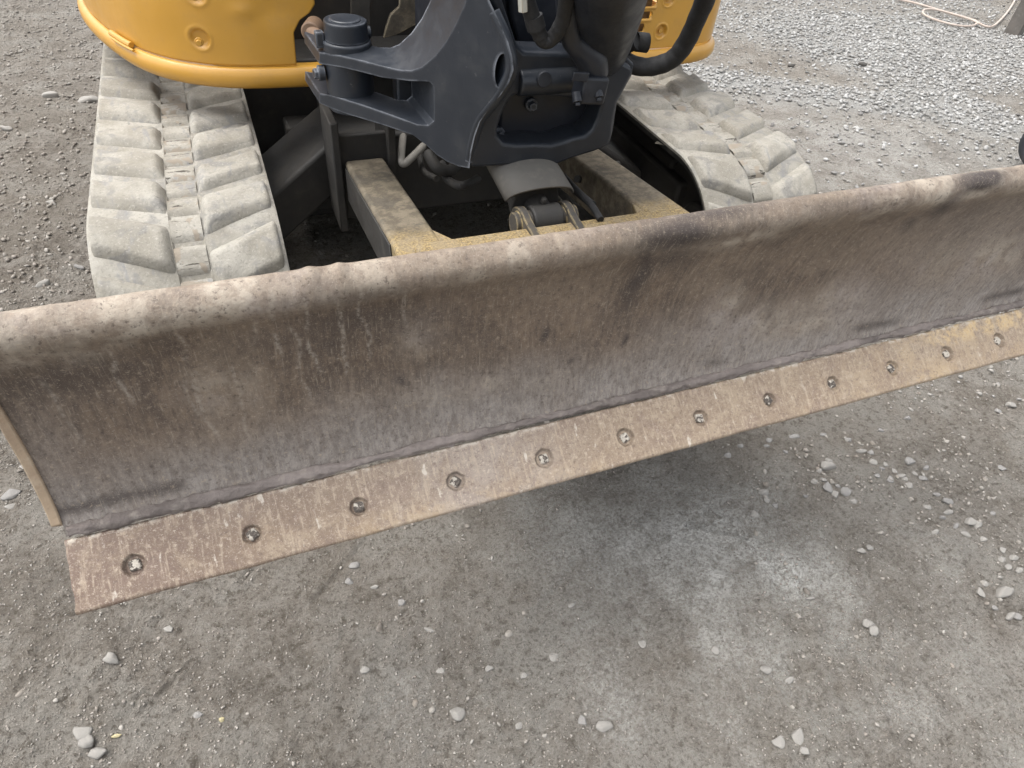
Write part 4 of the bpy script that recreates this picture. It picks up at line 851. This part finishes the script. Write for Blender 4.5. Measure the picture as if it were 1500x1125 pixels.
tube('hydraulic_hose', [at(880, 40, 1, .86), at(896, 68, 1, .82), at(912, 88, 1, .80), at(940, 98, 1, .78), at(966, 95, 1, .76), at(988, 84, 1, .74), at(1006, 60, 1, .72), at(1022, 25, 1, .69), at(1036, -10, 1, .66), at(1050, -70, 1, .6)], .0205, MHose, rf=rip)
tube('hydraulic_hose', [at(892, 84, 1, .84), at(908, 72, 1, .82), at(922, 64, 1, .80), at(935, 60, 1, .78)], .0185, MHose, rf=rip)
bm = bmesh.new(); r = []
for k in range(25):
    t = 2*PI*k/24; r.append(t)
p0 = at(932, 61, 1, .785); dx_ = Vector((.022, -.012, .0))
A_ = [p0+Vector((0, math.cos(t)*.014, math.sin(t)*.021)) for t in r]; B_ = [q+dx_ for q in A_]; b_loft(bm, A_, B_); o = finish(bm, 'hose_sleeve', EXC, MHose); md = o.modifiers.new('s', 'SOLIDIFY'); md.thickness = .003

# ================================================================== things in the yard
pts = [(1290, -14), (1310, 0), (1340, 9), (1370, 17), (1400, 25), (1428, 34), (1424, 41), (1405, 41), (1375, 34), (1352, 25), (1352, 20), (1370, 20), (1395, 26), (1420, 34), (1440, 41), (1452, 42), (1466, 30), (1478, 15), (1486, 0), (1490, -20)]
bm = bmesh.new(); P_ = []
for i, (px, py) in enumerate(pts):
    p = at(px, py, 2, 0); p.z = float(gh(p.x, p.y))+.022+(.012 if 10 <= i <= 13 else 0); P_.append(p)
b_tube(bm, P_, .0080, 10, 6); tag(finish(bm, 'rope', None, MRo), 'pale pinkish rope lying in a flat loop on the gravel near the top right', 'rope')
p = at(1481, 50, 2, 0); bm = bmesh.new(); b_box(bm, (p.x+.02, p.y, .6), (.11, .11, 1.25), Matrix.Rotation(.35, 3, 'Z')); tag(finish(bm, 'post', None, MWd, .006, 2), 'dark weathered post standing on gravel in the top right corner', 'post')
p = at(1510, 246, 2, 0); bm = bmesh.new(); R0, r0_ = .085, .040
vs = [[bm.verts.new((p.x+r0_*math.sin(b)*1.1, p.y+(R0+r0_*math.cos(b))*math.cos(a), R0+r0_+.0+(R0+r0_*math.cos(b)*(1+.0))*math.sin(a))) for b in [2*PI*j/16 for j in range(16)]] for a in [2*PI*i/48 for i in range(48)]]
for i in range(48):
    for j in range(16): bm.faces.new((vs[i][j], vs[i][(j+1) % 16], vs[(i+1) % 48][(j+1) % 16], vs[(i+1) % 48][j]))
WT = tag(finish(bm, 'tyre', None, m_steel('black_tyre_rubber', (.018, .02, .026), (.028, .03, .036), (.12, .12, .12), 30, .6)), 'small black tyre standing behind the blade at the right border', 'tyre')
bm = bmesh.new(); b_cyl(bm, (p.x-.03, p.y, R0+r0_), (p.x+.03, p.y, R0+r0_), .075, seg=32); finish(bm, 'rim', WT, MGr, .006, 2)
